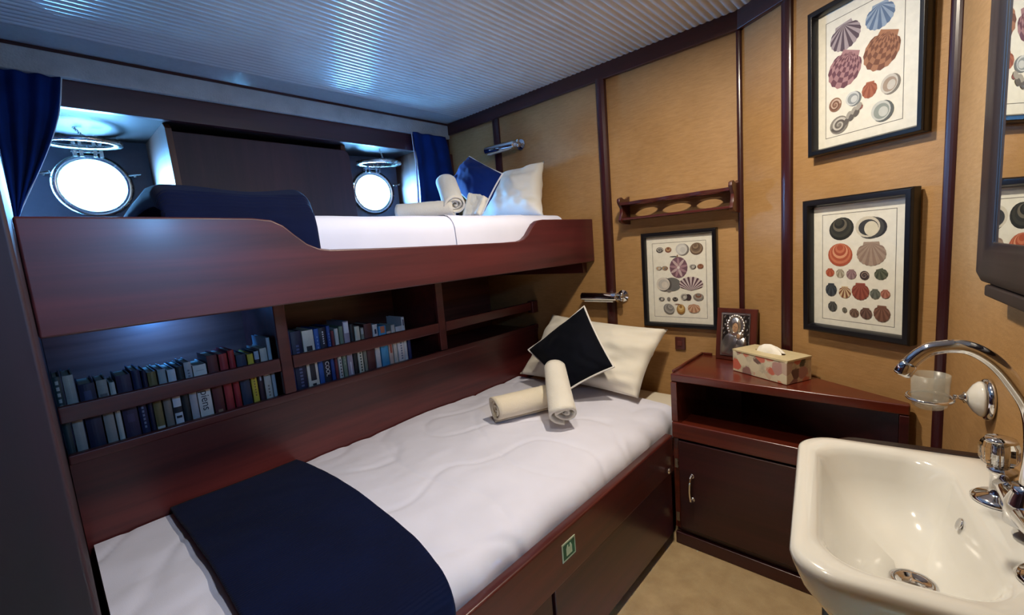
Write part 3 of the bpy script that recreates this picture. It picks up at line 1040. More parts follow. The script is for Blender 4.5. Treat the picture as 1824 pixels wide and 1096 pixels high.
# upper board with three oval holes and a scalloped front edge
holes = [(-.882, .050), (-.755, .060), (-.628, .050)]
NX = 96
zt, zb = 1.362, 1.350
def front(x):
    return RD + .006 + .006 * math.cos((x - holes[1][0]) / (.127) * 2 * PI)
def hole(x):
    for cx, a in holes:
        if abs(x - cx) < a:
            return .027 * math.sqrt(1 - ((x - cx) / a) ** 2)
    return 0
cols = []
xsamp = sorted(set([RX0 + .012 + (RX1 - RX0 - .024) * i / NX for i in range(NX + 1)] + [cx + s * a * .9999 for cx, a in holes for s in (-1, 1)]))
for x in xsamp:
    h = hole(x); c = .050
    cols.append([(x, 1.9 - d, z) for z in (zt, zb) for d in (0.001, c - h - (.0 if h else 0), c + h, front(x))])
rows = [[bm.verts.new(p) for p in c] for c in cols]
for A, B in zip(rows, rows[1:]):
    xm = (A[0].co.x + B[0].co.x) / 2
    op = hole(xm) > 0
    for o4 in (0, 4):
        bm.faces.new((A[o4], B[o4], B[o4 + 1], A[o4 + 1]))
        bm.faces.new((A[o4 + 2], B[o4 + 2], B[o4 + 3], A[o4 + 3]))
        if not op: bm.faces.new((A[o4 + 1], B[o4 + 1], B[o4 + 2], A[o4 + 2]))
    bm.faces.new((A[3], B[3], B[7], A[7])); bm.faces.new((A[0], A[4], B[4], B[0]))
    if op:
        bm.faces.new((A[1], A[5], B[5], B[1])); bm.faces.new((A[2], B[2], B[6], A[6]))
obj('holed_board', bm, RW, sh)
obj('lower_board', boxm(((RX0 + .012, 1.9 - RD + .006, 1.284), (RX1 - .012, 1.899, 1.294))), RW, sh, bevel=.002)
for x in (RX0, RX1 - .014):
    bm = bmesh.new()
    pr_ = [(0.001, 1.266), (.05, 1.268), (.082, 1.276), (.093, 1.286), (.086, 1.298), (.074, 1.315), (.074, 1.338), (.088, 1.352), (.098, 1.366), (.094, 1.380), (.075, 1.386), (.05, 1.378), (.03, 1.380), (0.001, 1.392)]
    prism(bm, [(x, 1.9 - d, z) for d, z in pr_], (.014, 0, 0))
    obj('end_bracket', bm, RW, sh, bevel=.002)

# ================================================================== PICTURES
class Print:
    """flat print: polygons laid in a local (a, b) plane, later mapped into place"""
    def __init__(s): s.polys = []; s.lay = 0
    def poly(s, pts, col): s.polys.append((pts, col, s.lay))
    def up(s): s.lay += 1
    def ell(s, cx, cy, rx, ry, col, rot=0, n=20):
        s.up()
        c, q = math.cos(rot), math.sin(rot)
        s.poly([(cx + rx * math.cos(2 * PI * k / n) * c - ry * math.sin(2 * PI * k / n) * q, cy + rx * math.cos(2 * PI * k / n) * q + ry * math.sin(2 * PI * k / n) * c) for k in range(n)], col)
    def loc(s, cx, cy, w, h, rot, pts):
        c, q = math.cos(rot), math.sin(rot)
        return [(cx + x * w * c - y * h * q, cy + x * w * q + y * h * c) for x, y in pts]
    def fan(s, cx, cy, w, h, cols, ribs=9, rot=0, ears=True, checks=1, spread=72):
        """scallop: hinge up, ribs as alternating wedges; unit box -.5...5"""
        s.up()
        if ears:
            s.poly(s.loc(cx, cy, w, h, rot, [(-.26, .5), (.26, .5), (.30, .30), (0, .18), (-.30, .30)]), cols[1])
        s.up()
        ap = (0, .46)
        def pt(th, r):
            return (ap[0] + r * math.sin(th) * .98, ap[1] - r * math.cos(th) * .98)
        def R(th):
            # outline roughly an ellipse seen from the hinge
            c, q = math.cos(th), math.sin(th)
            rx, ry, cy0 = .5, .47, .43
            A = (q / rx) ** 2 + (c / ry) ** 2; B = -2 * c * cy0 / ry ** 2; C0 = (cy0 / ry) ** 2 - 1
            return (-B + math.sqrt(max(0, B * B - 4 * A * C0))) / (2 * A)
        sp = math.radians(spread)
        for k in range(ribs):
            t0 = -sp + 2 * sp * k / ribs; t1 = -sp + 2 * sp * (k + 1) / ribs; tm = (t0 + t1) / 2
            for q in range(checks):
                a, b = q / checks, (q + 1) / checks
                pts = [pt(t0, R(t0) * a), pt(t0, R(t0) * b), pt(tm, R(tm) * (b + (.035 if q == checks - 1 else 0))), pt(t1, R(t1) * b), pt(t1, R(t1) * a)]
                if a == 0: pts = pts[:4]
                s.poly(s.loc(cx, cy, w, h, rot, pts), cols[(k + q) % 2])
        if len(cols) > 2:
            s.up()
            for f in (.62, .8):
                arc = [pt(-sp * .9 + 1.8 * sp * i / 14, R(-sp * .9 + 1.8 * sp * i / 14) * f) for i in range(15)]
                arc2 = [pt(-sp * .9 + 1.8 * sp * i / 14, R(-sp * .9 + 1.8 * sp * i / 14) * (f + .035)) for i in range(15)]
                s.poly(s.loc(cx, cy, w, h, rot, arc + arc2[::-1]), cols[2])
    def bands(s, cx, cy, w, h, cols, n=5, rot=0):
        for k in range(n):
            f = 1 - k / n * .86
            q = .5 * (1 - f) * h * .85
            s.ell(cx - q * math.sin(rot), cy + q * math.cos(rot), w / 2 * f, h / 2 * f, cols[k % len(cols)], rot)
    def inside(s, cx, cy, w, h, cols, rot=0):
        s.ell(cx + w * .06, cy - h * .03, w / 2, h / 2, cols[0], rot)
        s.ell(cx - w * .04, cy + h * .02, w * .46, h * .47, cols[1], rot)
        s.ell(cx - w * .01, cy - h * .01, w * .37, h * .36, cols[2], rot)
        s.ell(cx + w * .08, cy - h * .05, w * .22, h * .24, cols[1], rot)
    def snail(s, cx, cy, w, h, cols, rot=0):
        s.ell(cx, cy, w / 2, h / 2, cols[0], rot)
        s.up()
        n = 30
        for sg, cc in ((.0, cols[1]), (PI, cols[2])):
            a = []; b = []
            for k in range(n + 1):
                th = k / n * 3.2 * PI + sg
                r = .46 * (1 - k / n * .9)
                a.append((r * math.cos(th), r * math.sin(th))); b.append((r * .72 * math.cos(th), r * .72 * math.sin(th)))
            for k in range(n):
                s.poly(s.loc(cx, cy, w, h, rot, [a[k], a[k + 1], b[k + 1], b[k]]), cc)
    def line_rect(s, x0, y0, x1, y1, w, col):
        s.up()
        for a, b, c, d in ((x0, y0, x1, y0 + w), (x0, y1 - w, x1, y1), (x0, y0, x0 + w, y1), (x1 - w, y0, x1, y1)):
            s.poly([(a, b), (c, b), (c, d), (a, d)], col)
    def mesh(s, F, d0, name, parent):
        bm = bmesh.new()
        mats = []; idx = {}
        for pts, col, lay in s.polys:
            if col not in idx:
                idx[col] = len(mats); mats.append(plain(col, .8, name='print_ink_%d_%d_%d' % col))
            vs = [bm.verts.new(F(a, d0 + lay * .00004, b)) for a, b in pts]
            try:
                bm.faces.new(vs).material_index = idx[col]
            except ValueError:
                pass
        return obj(name, bm, mats, parent)

PAPER = (240, 236, 222)
FRAME = plain((14, 13, 18), .28, name='black_lacquer_frame')
PGLASS = glass('picture_glass', (.97, .97, .97), .75, .015)
def picture(label, F, cx, cz, w, h, draw, fw=.024, depth=.028, tilt=0.0, border=.0):
    """F(s, d, z): wall frame. tilt: how far the top leans out"""
    G = lambda a, d, b: F(a, d + .002 + tilt * (b - (cz - h / 2)) / h, b)
    t = thing('picture', label, 'picture', F(cx, 0, cz - h / 2), 'framed shell prints')
    bm = bmesh.new()
    a0, a1, b0, b1 = cx - w / 2, cx + w / 2, cz - h / 2, cz + h / 2
    sec = [(0, 0), (0, depth * .85), (.2, depth), (.75, depth * .95), (1, depth * .6), (1, 0)]   # across the moulding: (fraction inward, height)
    ring = []
    for fr, d in sec:
        q = fr * fw
        ring.append([bm.verts.new(G(a, d, b)) for a, b in ((a0 + q, b0 + q), (a1 - q, b0 + q), (a1 - q, b1 - q), (a0 + q, b1 - q))])
    for A, B in zip(ring, ring[1:] + ring[:1]):
        for k in range(4):
            bm.faces.new((A[k], A[(k + 1) % 4], B[(k + 1) % 4], B[k]))
    obj('frame', bm, FRAME, t, bevel=.0012)
    p = Print()
    q = fw - .002
    p.poly([(a0 + q, b0 + q), (a1 - q, b0 + q), (a1 - q, b1 - q), (a0 + q, b1 - q)], PAPER)
    draw(p, a0, a1, b0, b1)
    p.mesh(G, .008, 'print', t)
    bm = bmesh.new()
    vs = [bm.verts.new(G(a, .0125, b)) for a, b in ((a0 + q, b0 + q), (a1 - q, b0 + q), (a1 - q, b1 - q), (a0 + q, b1 - q))]
    prism(bm, [v.co.copy() for v in vs], (F(0, .0016, 0) - F(0, 0, 0)))
    for v in vs: bm.verts.remove(v)
    obj('glass', bm, PGLASS, t)
    return t

INK = (96, 92, 84)
BRN = (132, 84, 62); TANC = (188, 152, 112); GRY = (128, 122, 116); LG = (196, 192, 184); DK = (44, 40, 40); MAU = (132, 96, 108); LM = (196, 172, 172)
def draw1(p, a0, a1, b0, b1):
    p.line_rect(-.883, .842, -.650, 1.171, .0016, INK)
    p.snail(-.848, 1.140, .034, .026, (GRY, LG, DK))
    p.bands(-.810, 1.139, .029, .025, (BRN, TANC, BRN), 3)
    p.inside(-.750, 1.138, .055, .052, (GRY, (206, 204, 200), (222, 220, 214)))
    p.bands(-.689, 1.137, .055, .051, ((104, 82, 66), (150, 128, 104), (120, 98, 80)), 6, .3)
    p.ell(-.767, 1.061, .039, .046, (118, 84, 98))
    for k in range(9):
        a = k * 2 * PI / 9 + .2
        p.ell(-.767 + .020 * math.cos(a), 1.061 + .024 * math.sin(a), .019, .0055, LM if k % 2 else (166, 130, 140), a)
    p.ell(-.767, 1.061, .006, .006, (226, 210, 206))
    p.ell(-.786, 1.109, .018, .0022, DK); p.ell(-.770, 1.111, .003, .006, (150, 120, 90))
    for x, c in ((-.856, LG), (-.828, GRY)): p.inside(x, 1.060, .026, .019, (DK if c == LG else BRN, c, TANC))
    p.inside(-.707, 1.063, .027, .021, (DK, LG, GRY)); p.bands(-.674, 1.063, .026, .021, (BRN, (160, 112, 86)), 3)
    p.ell(-.798, .988, .040, .030, (110, 108, 106)); p.inside(-.835, .989, .066, .062, ((86, 82, 80), (216, 208, 196), (190, 186, 180)))
    p.ell(-.812, .959, .010, .006, GRY)
    p.fan(-.715, .991, .100, .066, ((92, 64, 74), (212, 196, 196)), 19, PI, False, 1, 66)
    p.inside(-.848, .923, .027, .019, (DK, LG, DK)); p.ell(-.814, .923, .008, .009, GRY); p.bands(-.785, .923, .025, .018, (DK, GRY), 3)
    p.ell(-.728, .932, .014, .014, (60, 44, 50)); p.inside(-.746, .934, .031, .029, (DK, LG, GRY)); p.bands(-.685, .934, .044, .032, (GRY, (160, 150, 140), BRN), 4)
    p.bands(-.814, .879, .052, .045, ((120, 118, 116), (168, 164, 160), (140, 138, 134)), 6, -.6)
    p.bands(-.761, .879, .038, .044, ((150, 108, 50), (192, 152, 84), (214, 186, 130)), 4); p.ell(-.775, .901, .014, .0018, BRN)
    p.fan(-.705, .884, .052, .043, ((170, 120, 92), (206, 170, 140)), 11, 0, False)
picture('smallest framed shell print, hanging under the tumbler rack', pf, -.767, 1.008, .324, .420, draw1, fw=.020, depth=.026)

def draw2(p, a0, a1, b0, b1):
    p.line_rect(.334, .893, .546, 1.225, .0016, INK)
    p.bands(.394, 1.178, .076, .068, ((34, 36, 34), (58, 58, 50), (44, 46, 42), (110, 104, 90)), 6, .35)
    p.ell(.486, 1.176, .036, .030, (40, 40, 46)); p.inside(.473, 1.178, .074, .064, ((70, 70, 70), (216, 208, 188), (56, 58, 62)))
    p.ell(.480, 1.174, .019, .021, (226, 218, 194))
    p.bands(.391, 1.099, .075, .071, ((176, 84, 58), (204, 120, 88), (180, 88, 60), (226, 160, 124)), 7)
    p.fan(.481, 1.099, .080, .074, ((150, 126, 112), (168, 146, 130)), 15)
    p.fan(.360, 1.043, .028, .028, ((164, 74, 50), (186, 100, 70)), 7); p.fan(.392, 1.041, .026, .029, ((150, 140, 120), (190, 182, 162)), 7)
    p.fan(.426, 1.039, .030, .032, ((132, 102, 108), (160, 132, 134)), 9); p.snail(.464, 1.038, .027, .027, ((70, 54, 54), (150, 130, 120), (60, 46, 46))); p.fan(.509, 1.042, .036, .034, ((66, 72, 58), (96, 100, 82)), 9, .3)
    p.fan(.364, .988, .036, .044, ((44, 50, 58), (70, 76, 84)), 9); p.fan(.407, .983, .037, .039, ((128, 78, 54), (214, 190, 150)), 11)
    p.fan(.453, .988, .050, .054, ((128, 58, 46), (152, 80, 64)), 13); p.fan(.494, .984, .028, .031, ((84, 88, 80), (108, 112, 102)), 7); p.fan(.521, .986, .025, .027, ((148, 88, 72), (178, 120, 100)), 7)
    p.fan(.369, .935, .029, .034, ((62, 62, 62), (86, 86, 84)), 7); p.fan(.407, .928, .015, .018, ((92, 88, 76), (120, 114, 100)), 5)
    p.fan(.436, .922, .028, .028, ((92, 68, 56), (124, 98, 82)), 9); p.fan(.470, .924, .034, .036, ((86, 60, 54), (116, 86, 76)), 9); p.fan(.513, .928, .044, .050, ((104, 66, 52), (128, 88, 72)), 11)
picture('framed shell print with an orange clam, hanging lowest on the angled wall', pa, .439, 1.063, .314, .424, draw2, fw=.024, depth=.032, tilt=.006)

def draw3(p, a0, a1, b0, b1):
    p.line_rect(.338, 1.455, .549, 1.786, .0016, INK)
    p.fan(.396, 1.725, .088, .080, ((92, 76, 86), (170, 156, 160)), 15, .15)
    p.fan(.488, 1.735, .074, .070, ((96, 118, 150), (150, 168, 190)), 13)
    p.fan(.393, 1.634, .096, .106, ((112, 70, 80), (172, 130, 132)), 11, -.42, True, 7)
    p.fan(.492, 1.644, .092, .104, ((122, 78, 58), (168, 118, 88)), 11, -.42, True, 7)
    p.inside(.516, 1.554, .046, .052, ((130, 124, 116), (206, 200, 190), (168, 150, 134)), -.3)
    p.fan(.464, 1.555, .040, .046, ((150, 84, 62), (174, 106, 80)), 9, -.1)
    p.inside(.420, 1.548, .042, .040, ((120, 124, 126), (208, 210, 208), (150, 156, 158)), -.5)
    p.snail(.368, 1.547, .038, .040, ((150, 112, 92), (206, 180, 160), (120, 84, 68)))
    p.fan(.440, 1.519, .015, .016, ((140, 84, 80), (160, 100, 96)), 5)
    p.inside(.497, 1.491, .054, .056, ((100, 104, 104), (204, 206, 200), (150, 158, 152)), .3)
    p.snail(.380, 1.486, .056, .050, ((140, 134, 126), (206, 200, 190), (96, 90, 86)), .3)
    for k in range(6): p.ell(.402 + .007 * k, 1.494 + .004 * k + (.008 if k % 2 else -.004), .007, .011, (170, 164, 154) if k % 2 else (104, 98, 94), -.5)
picture('framed shell print with two checked scallops, hanging highest on the angled wall', pa, .452, 1.620, .314, .424, draw3, fw=.020, depth=.032, tilt=.006)

# ================================================================== SOCKET, ICON, TISSUES
so = thing('wall_switch', 'little square brown wall switch between pillow and corner cabinet', 'switch', (-.77, 1.9, .725))
obj('plate', boxm(((-.794, 1.890, .697), (-.748, 1.8995, .753))), wood('z', key='_dark'), so, bevel=.003)
obj('rocker', boxm(((-.781, 1.886, .714), (-.761, 1.8905, .736))), plain((92, 40, 34), .4), so, bevel=.002)

# --- corner cabinet
cb = thing('corner_cabinet', 'low mahogany corner cabinet with open niche and one door', 'cabinet', (-.4, 1.7, 0))
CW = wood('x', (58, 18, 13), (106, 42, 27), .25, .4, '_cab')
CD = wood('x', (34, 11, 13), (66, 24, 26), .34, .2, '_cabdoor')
def wall_y(x):  # rear line of the cabinet, just clear of the walls
    return (1.897 if x < -.515 else 1.9 + math.tan(A30) * (x + .512)) - .004
def cab_poly(x0, x1, y, z0, z1):
    pts = [(x0, y), (x1, y), (x1, max(wall_y(x1) - .012, y + .01)), (-.515, 1.888), (x0, 1.888)]
    bm = bmesh.new()
    prism(bm, [(a, b, z0) for a, b in pts], (0, 0, z1 - z0))
    return bm
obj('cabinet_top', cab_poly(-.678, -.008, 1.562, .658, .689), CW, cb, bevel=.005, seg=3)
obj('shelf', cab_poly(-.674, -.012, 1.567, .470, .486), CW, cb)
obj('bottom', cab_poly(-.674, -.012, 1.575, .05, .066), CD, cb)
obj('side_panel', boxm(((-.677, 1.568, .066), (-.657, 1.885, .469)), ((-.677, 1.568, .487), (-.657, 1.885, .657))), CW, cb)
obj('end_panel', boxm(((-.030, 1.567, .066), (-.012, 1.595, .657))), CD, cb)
bm = bmesh.new()
prism(bm, [V((x, wall_y(x) - .016, .066)) for x in (-.656, -.52)] + [V((-.032, wall_y(-.032) - .016, .066)), V((-.032, wall_y(-.032) - .010, .066)), V((-.515, 1.889, .066)), V((-.656, 1.889, .066))], (0, 0, .59))
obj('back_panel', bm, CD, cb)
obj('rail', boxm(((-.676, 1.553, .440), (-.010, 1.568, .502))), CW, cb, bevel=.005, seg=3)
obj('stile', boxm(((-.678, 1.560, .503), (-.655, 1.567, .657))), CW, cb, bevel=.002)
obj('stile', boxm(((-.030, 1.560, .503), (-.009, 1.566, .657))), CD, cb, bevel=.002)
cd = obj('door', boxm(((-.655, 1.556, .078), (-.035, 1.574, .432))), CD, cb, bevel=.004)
bm = bmesh.new()
hp = catmull([(-.605, 1.556, .305), (-.605, 1.534, .298), (-.606, 1.527, .255), (-.605, 1.534, .214), (-.605, 1.556, .207)], 6)
tube(bm, hp, [.0075 - .003 * abs(math.sin(PI * k / (len(hp) - 1))) for k in range(len(hp))], 10)
lathe(bm, (-.605, 1.556, .303), (0, -1, 0), [(.010, 0), (.010, .004), (.006, .008)], 14)
lathe(bm, (-.605, 1.556, .209), (0, -1, 0), [(.010, 0), (.010, .004), (.006, .008)], 14)
obj('handle', bm, CHROME, cd, smooth=True)
for z in (.12, .34):
    bm = boxm(((-.668, 1.553, z - .018), (-.656, 1.557, z + .018)))
    obj('hinge', bm, BRASS, cb)
obj('plinth', boxm(((-.677, 1.560, 0), (-.010, 1.578, .049))), CD, cb, bevel=.004)
obj('rim', boxm(((-.677, 1.575, .6895), (-.668, 1.880, .699)), ((-.667, 1.872, .6895), (-.63, 1.880, .699))), CW, cb, bevel=.002)

# --- icon plaque leaning on the wall
ic = thing('icon_plaque', 'embossed silver icon on a dark wooden plaque on the cabinet', 'icon', (-.52, 1.845, .69))
ia = V((-.604, 1.838, .690)); ib = V((-.452, 1.818, .690))
iu = (ib - ia).normalized(); iw = (ib - ia).length
iup = (V((0, 0, 1)) + V((-iu.y, iu.x, 0)) * .135).normalized()
inn = iu.cross(iup).normalized()
def pi_(a, b, d): return ia + iu * (a * iw) + iup * (b * .207) + inn * d
FI = lambda a, d, b: pi_(a, b, d)
bm = bmesh.new()
fbox(bm, FI, (0, -.008, 0), (1, .004, 1))
obj('plaque', bm, wood('z', (52, 20, 16), (98, 44, 32), .35, .2, '_plaque'), ic, bevel=.002)
# relief sheet: height field
def rel_h(a, b):
    """height of the embossing over the unit sheet"""
    def ell(cx, cy, rx, ry, k, p=.5, rot=0):
        x, y = a - cx, b - cy
        c, q = math.cos(rot), math.sin(rot)
        d = 1 - ((x * c + y * q) / rx) ** 2 - ((-x * q + y * c) / ry) ** 2
        return k * d ** p if d > 0 else 0
    h = 0
    r = math.hypot((a - .50) * .80, b - .70)
    if r < .25: h = .0016
    if .205 < r < .250 and b > .52: h = .0034 + .0018 * math.sin(math.atan2(b - .70, (a - .50) * .80) * 22)
    h = max(h, ell(.38, .14, .36, .40, .0085, .5, .25), ell(.50, .16, .46, .24, .0070))     # mantle
    hood = ell(.48, .68, .20, .21, .0105, .5, -.3)
    h = max(h, hood)
    if ell(.52, .665, .105, .125, 1, 1, -.3) > 0: h = .0062                                  # face opening
    ch = max(ell(.66, .47, .11, .085, .0105), ell(.70, .27, .20, .17, .0105, .5, .6))
    h = max(h, ch)
    if ell(.64, .475, .065, .062, 1, 1) > 0: h = .0080
    if h > .0045 and ell(.52, .665, .11, .13, 1, 1, -.3) <= 0:
        h += .0009 * math.sin(30 * (a * .75 - b * .5))
    if h < .001:
        h = .0030 * max(0, math.sin(a * 38 + 1.2 * math.sin(b * 17)) * math.sin(b * 33) - .25)   # scrolled ground
    if min(a, b, 1 - a, 1 - b) < .035: h = .0030
    return h
DARK_SILVER = metal('dark_silver', (74, 68, 66), .42)  # darker silver for the lowest parts of the relief
bm = bmesh.new()
gv = grid(bm, lambda u, v: pi_(.13 + .72 * u, .085 + .83 * v, .0046 + rel_h(u, v)), 72, 92)
for f in bm.faces:
    c = f.calc_center_median() - ia
    if c.dot(inn) < .0046 + .0012: f.material_index = 1
obj('silver_relief', bm, [SILVER, DARK_SILVER], ic, smooth=True)
bm = bmesh.new()
for cx, cy, rx, ry, tilt, d in ((.52, .66, .092, .098, -.3, .0116), (.64, .475, .058, .046, .3, .0134)):
    def fc(u, v):
        r, t = u, v * 2 * PI
        x, y = r * rx * math.cos(t), r * ry * math.sin(t) * 1.15
        a = cx + x * math.cos(tilt) - y * math.sin(tilt); b = cy + x * math.sin(tilt) + y * math.cos(tilt)
        return pi_(.13 + .72 * a, .085 + .83 * b, d + .002 * (1 - u * u))
    grid(bm, fc, 5, 18)
    for ex, ey, w, hh, m in ((-.30, .18, .17, .07, 1), (.32, .18, .17, .07, 1), (0, -.48, .16, .05, 1), (.02, -.12, .05, .2, 1)):
        pts = []
        for k in range(10):
            t = 2 * PI * k / 10
            x, y = rx * (ex + w * math.cos(t)), ry * 1.15 * (ey + hh * math.sin(t))
            a = cx + x * math.cos(tilt) - y * math.sin(tilt); b = cy + x * math.sin(tilt) + y * math.cos(tilt)
            pts.append(bm.verts.new(pi_(.13 + .72 * a, .085 + .83 * b, d + .0022)))
        bm.faces.new(pts).material_index = 1
obj('painted_faces', bm, [plain((178, 138, 104), .6, name='painted_face_skin'), plain((70, 44, 34), .6, name='painted_face_line')], ic, smooth=True)

# --- tissue box
tb = thing('tissue_box', 'floral tissue box with one white tissue on the cabinet', 'tissue box', (-.37, 1.70, .69))
ta = V((-.497, 1.694, .690)); tu = V((.191, -.098, 0)).normalized(); tw = V((-tu.y, tu.x, 0))
TL_, TW_, TH_ = .214, .114, .078
def pt_(a, d, z): return ta + tu * a + tw * d + V((0, 0, z))
def floral():
    m, nt, b = new_mat('floral_decoupage')
    v = coords(nt)
    vo = nt.nodes.new('ShaderNodeTexVoronoi'); vo.inputs['Scale'].default_value = 27
    nt.links.new(v, vo.inputs['Vector'])
    sep = nt.nodes.new('ShaderNodeSeparateColor')
    nt.links.new(vo.outputs['Color'], sep.inputs[0])
    flower = ramp(nt, sep.outputs[0], [(0, lin((196, 96, 78))), (.22, lin((204, 126, 104))), (.40, lin((208, 196, 168))), (.66, lin((216, 206, 178))), (.84, lin((176, 132, 128))), (.93, lin((70, 66, 56)))])
    n = noise_node(nt, v, 38, 4, .6, 1.2)
    dist = nt.nodes.new('ShaderNodeMath'); dist.operation = 'MULTIPLY_ADD'
    nt.links.new(n.outputs['Fac'], dist.inputs[0]); dist.inputs[1].default_value = .55
    nt.links.new(vo.outputs['Distance'], dist.inputs[2])
    edge = ramp(nt, dist.outputs[0], [(.86, (0, 0, 0)), (.95, (1, 1, 1))])
    bg = ramp(nt, noise_node(nt, v, 30, 3).outputs['Fac'], [(.4, lin((186, 176, 152))), (.6, lin((214, 204, 178)))])
    mix = nt.nodes.new('ShaderNodeMix'); mix.data_type = 'RGBA'
    nt.links.new(edge.outputs['Color'], mix.inputs['Factor'])
    nt.links.new(flower.outputs['Color'], mix.inputs[6]); nt.links.new(bg.outputs['Color'], mix.inputs[7])
    nt.links.new(mix.outputs[2], b.inputs['Base Color'])
    b.inputs['Roughness'].default_value = .45
    return m
FL = floral()
obj('box_body', fboxm(pt_, ((0, 0, 0), (TL_, TW_, TH_ - .003))), FL, tb, bevel=.002)
bm = bmesh.new()
n = 40
for zz in (TH_ - .0029, TH_ + .004):
    pass
o_, i_ = [], []
for k in range(n):
    a = 2 * PI * k / n
    c, s = math.cos(a), math.sin(a)
    t = min(abs((TL_ / 2 + .002) / c) if abs(c) > 1e-6 else 9, abs((TW_ / 2 + .002) / s) if abs(s) > 1e-6 else 9)
    o_.append((TL_ / 2 + c * t, TW_ / 2 + s * t)); i_.append((TL_ / 2 + c * .058, TW_ / 2 + s * .019))
R4 = [[bm.verts.new(pt_(a, d, z)) for a, d in L] for L, z in ((o_, TH_ - .0028), (o_, TH_ + .003), (i_, TH_ + .003), (i_, TH_ - .0028))]
for A, B in zip(R4, R4[1:] + R4[:1]):
    for k in range(n): bm.faces.new((A[k], A[(k + 1) % n], B[(k + 1) % n], B[k]))
obj('lid', bm, plain((206, 190, 150), .5, name='cream_box_lid'), tb)
bm = bmesh.new()
def tis(u, v):
    a = TL_ / 2 - .047 + .094 * u
    h = .024 * math.sin(PI * min(1, max(0, u))) ** .6
    w = 2 * v - 1
    return pt_(a + .004 * math.sin(v * 9), TW_ / 2 + w * .016 + .003 * nz(u * 6, v * 3), TH_ - .004 + (h + .010) * (1 - w * w) ** .5 + .002 * nz(u * 8, v * 8))
grid(bm, tis, 24, 16)
obj('tissue', bm, fabric('soft_tissue', (240, 236, 226), weave=500), tb, smooth=True)

# ================================================================== SAFETY SIGN ON THE BED BOARD
sg = thing('safety_sign', 'small square green and white sign stuck on the bed board', 'sign', (-.676, .868, .362))
XS = -.6759
def sboard(bm, y0, y1, z0, z1, x, mi=0):
    vs = [bm.verts.new((x, *p)) for p in ((y0, z0), (y1, z0), (y1, z1), (y0, z1))]
    bm.faces.new(vs).material_index = mi
obj('white_plate', boxm(((XS, .838, .360), (XS + .0015, .898, .412))), plain((196, 206, 180), .5, name='sign_border'), sg)
bm = bmesh.new(); sboard(bm, .842, .894, .3645, .4075, XS + .0018)
obj('green_field', bm, plain((30, 84, 50), .5, name='sign_green'), sg)
bm = bmesh.new()
yc = .868
prism(bm, [(XS + .0020, yc + a, .372 + b) for a, b in ((-.013, 0), (.013, 0), (.013, .020), (.008, .030), (.003, .030), (.003, .021), (-.003, .021), (-.003, .030), (-.008, .030), (-.013, .020))], (.0004, 0, 0))
obj('vest_symbol', bm, plain((204, 214, 186), .5, name='sign_symbol'), sg)

# ================================================================== WASHBASIN
sk = thing('washbasin', 'white porcelain washbasin on the right wall', 'washbasin', pr(.67, 0, .58))
ZR = .750
def rr(t0, t1, d0, d1, rad, z, n=12, back=None):
    """rounded rectangle ring in wall frame; rb = radius of the wall side corners"""
    rb = rad if back is None else back
    pts = []
    for (ct, cd, r, a0) in ((t1 - rad, d1 - rad, rad, 0), (t0 + rad, d1 - rad, rad, PI / 2), (t0 + rb, d0 + rb, rb, PI), (t1 - rb, d0 + rb, rb, 1.5 * PI)):
        for k in range(n):
            a = a0 + (PI / 2) * k / (n - 1)
            pts.append(pr(ct + r * math.cos(a), cd + r * math.sin(a), z))
    return pts
T0, T1, D1 = .438, .905, .306
rings = [
    rr(.60, .74, .002, .16, .05, .585, back=.01), rr(.53, .81, .002, .22, .08, .600, back=.01), rr(.475, .868, .002, .272, .08, .640, back=.01), rr(.450, .893, .002, .294, .07, .690, back=.008),
    rr(T0 + .003, T1 - .003, .002, D1 - .003, .062, .725, back=.008), rr(T0, T1, .002, D1, .062, .738, back=.008), rr(T0 + .002, T1 - .002, .002, D1 - .002, .062, .746, back=.008), rr(T0 + .007, T1 - .007, .003, D1 - .007, .060, ZR, back=.008),
    rr(T0 + .020, T1 - .020, .030, D1 - .018, .058, ZR + .0005, back=.04), rr(T0 + .034, T1 - .034, .070, D1 - .030, .060, ZR - .001, back=.065), rr(T0 + .040, T1 - .040, .076, D1 - .036, .060, ZR - .006, back=.065),
    rr(T0 + .046, T1 - .046, .081, D1 - .042, .060, .735, back=.065), rr(T0 + .058, T1 - .058, .088, D1 - .055, .062, .700, back=.065), rr(T0 + .080, T1 - .080, .096, D1 - .078, .06, .665, back=.05),
    rr(T0 + .120, T1 - .120, .110, D1 - .110, .04, .640, back=.035), rr(T0 + .190, T1 - .150, .124, D1 - .140, .020, .632, back=.018), rr(.674, .714, .128, .168, .0198, .629, back=.0198)]
bm = bmesh.new()
vr = [[bm.verts.new(p) for p in r] for r in rings]
m = len(vr[0])
for A, B in zip(vr, vr[1:]):
    for k in range(m): bm.faces.new((A[k], A[(k + 1) % m], B[(k + 1) % m], B[k]))
bm.faces.new(vr[0][::-1])
bmesh.ops.remove_doubles(bm, verts=bm.verts[:], dist=1e-5)
o = obj('basin', bm, PORC, sk, smooth=True)
bm = bmesh.new()
lathe(bm, pr(.694, .148, .6285), (0, 0, 1), [(.0265, .004), (.030, .006), (.0265, .0085), (.020, .0065), (.014, .004), (.003, .003)], 32)
lathe(bm, pr(.694, .148, .6285), (0, 0, 1), [(.0265, .004), (.0265, -.02)], 32, cap=False)
obj('drain', bm, CHROME, sk, smooth=True)
bm = bmesh.new()
oc = pr(.63, .0855, .712)
lathe(bm, oc, NR * .9 + V((0, 0, .35)), [(.004, .002), (.010, .0035), (.0095, .0015), (.0065, .0)], 20)
obj('overflow', bm, CHROME, sk, smooth=True)

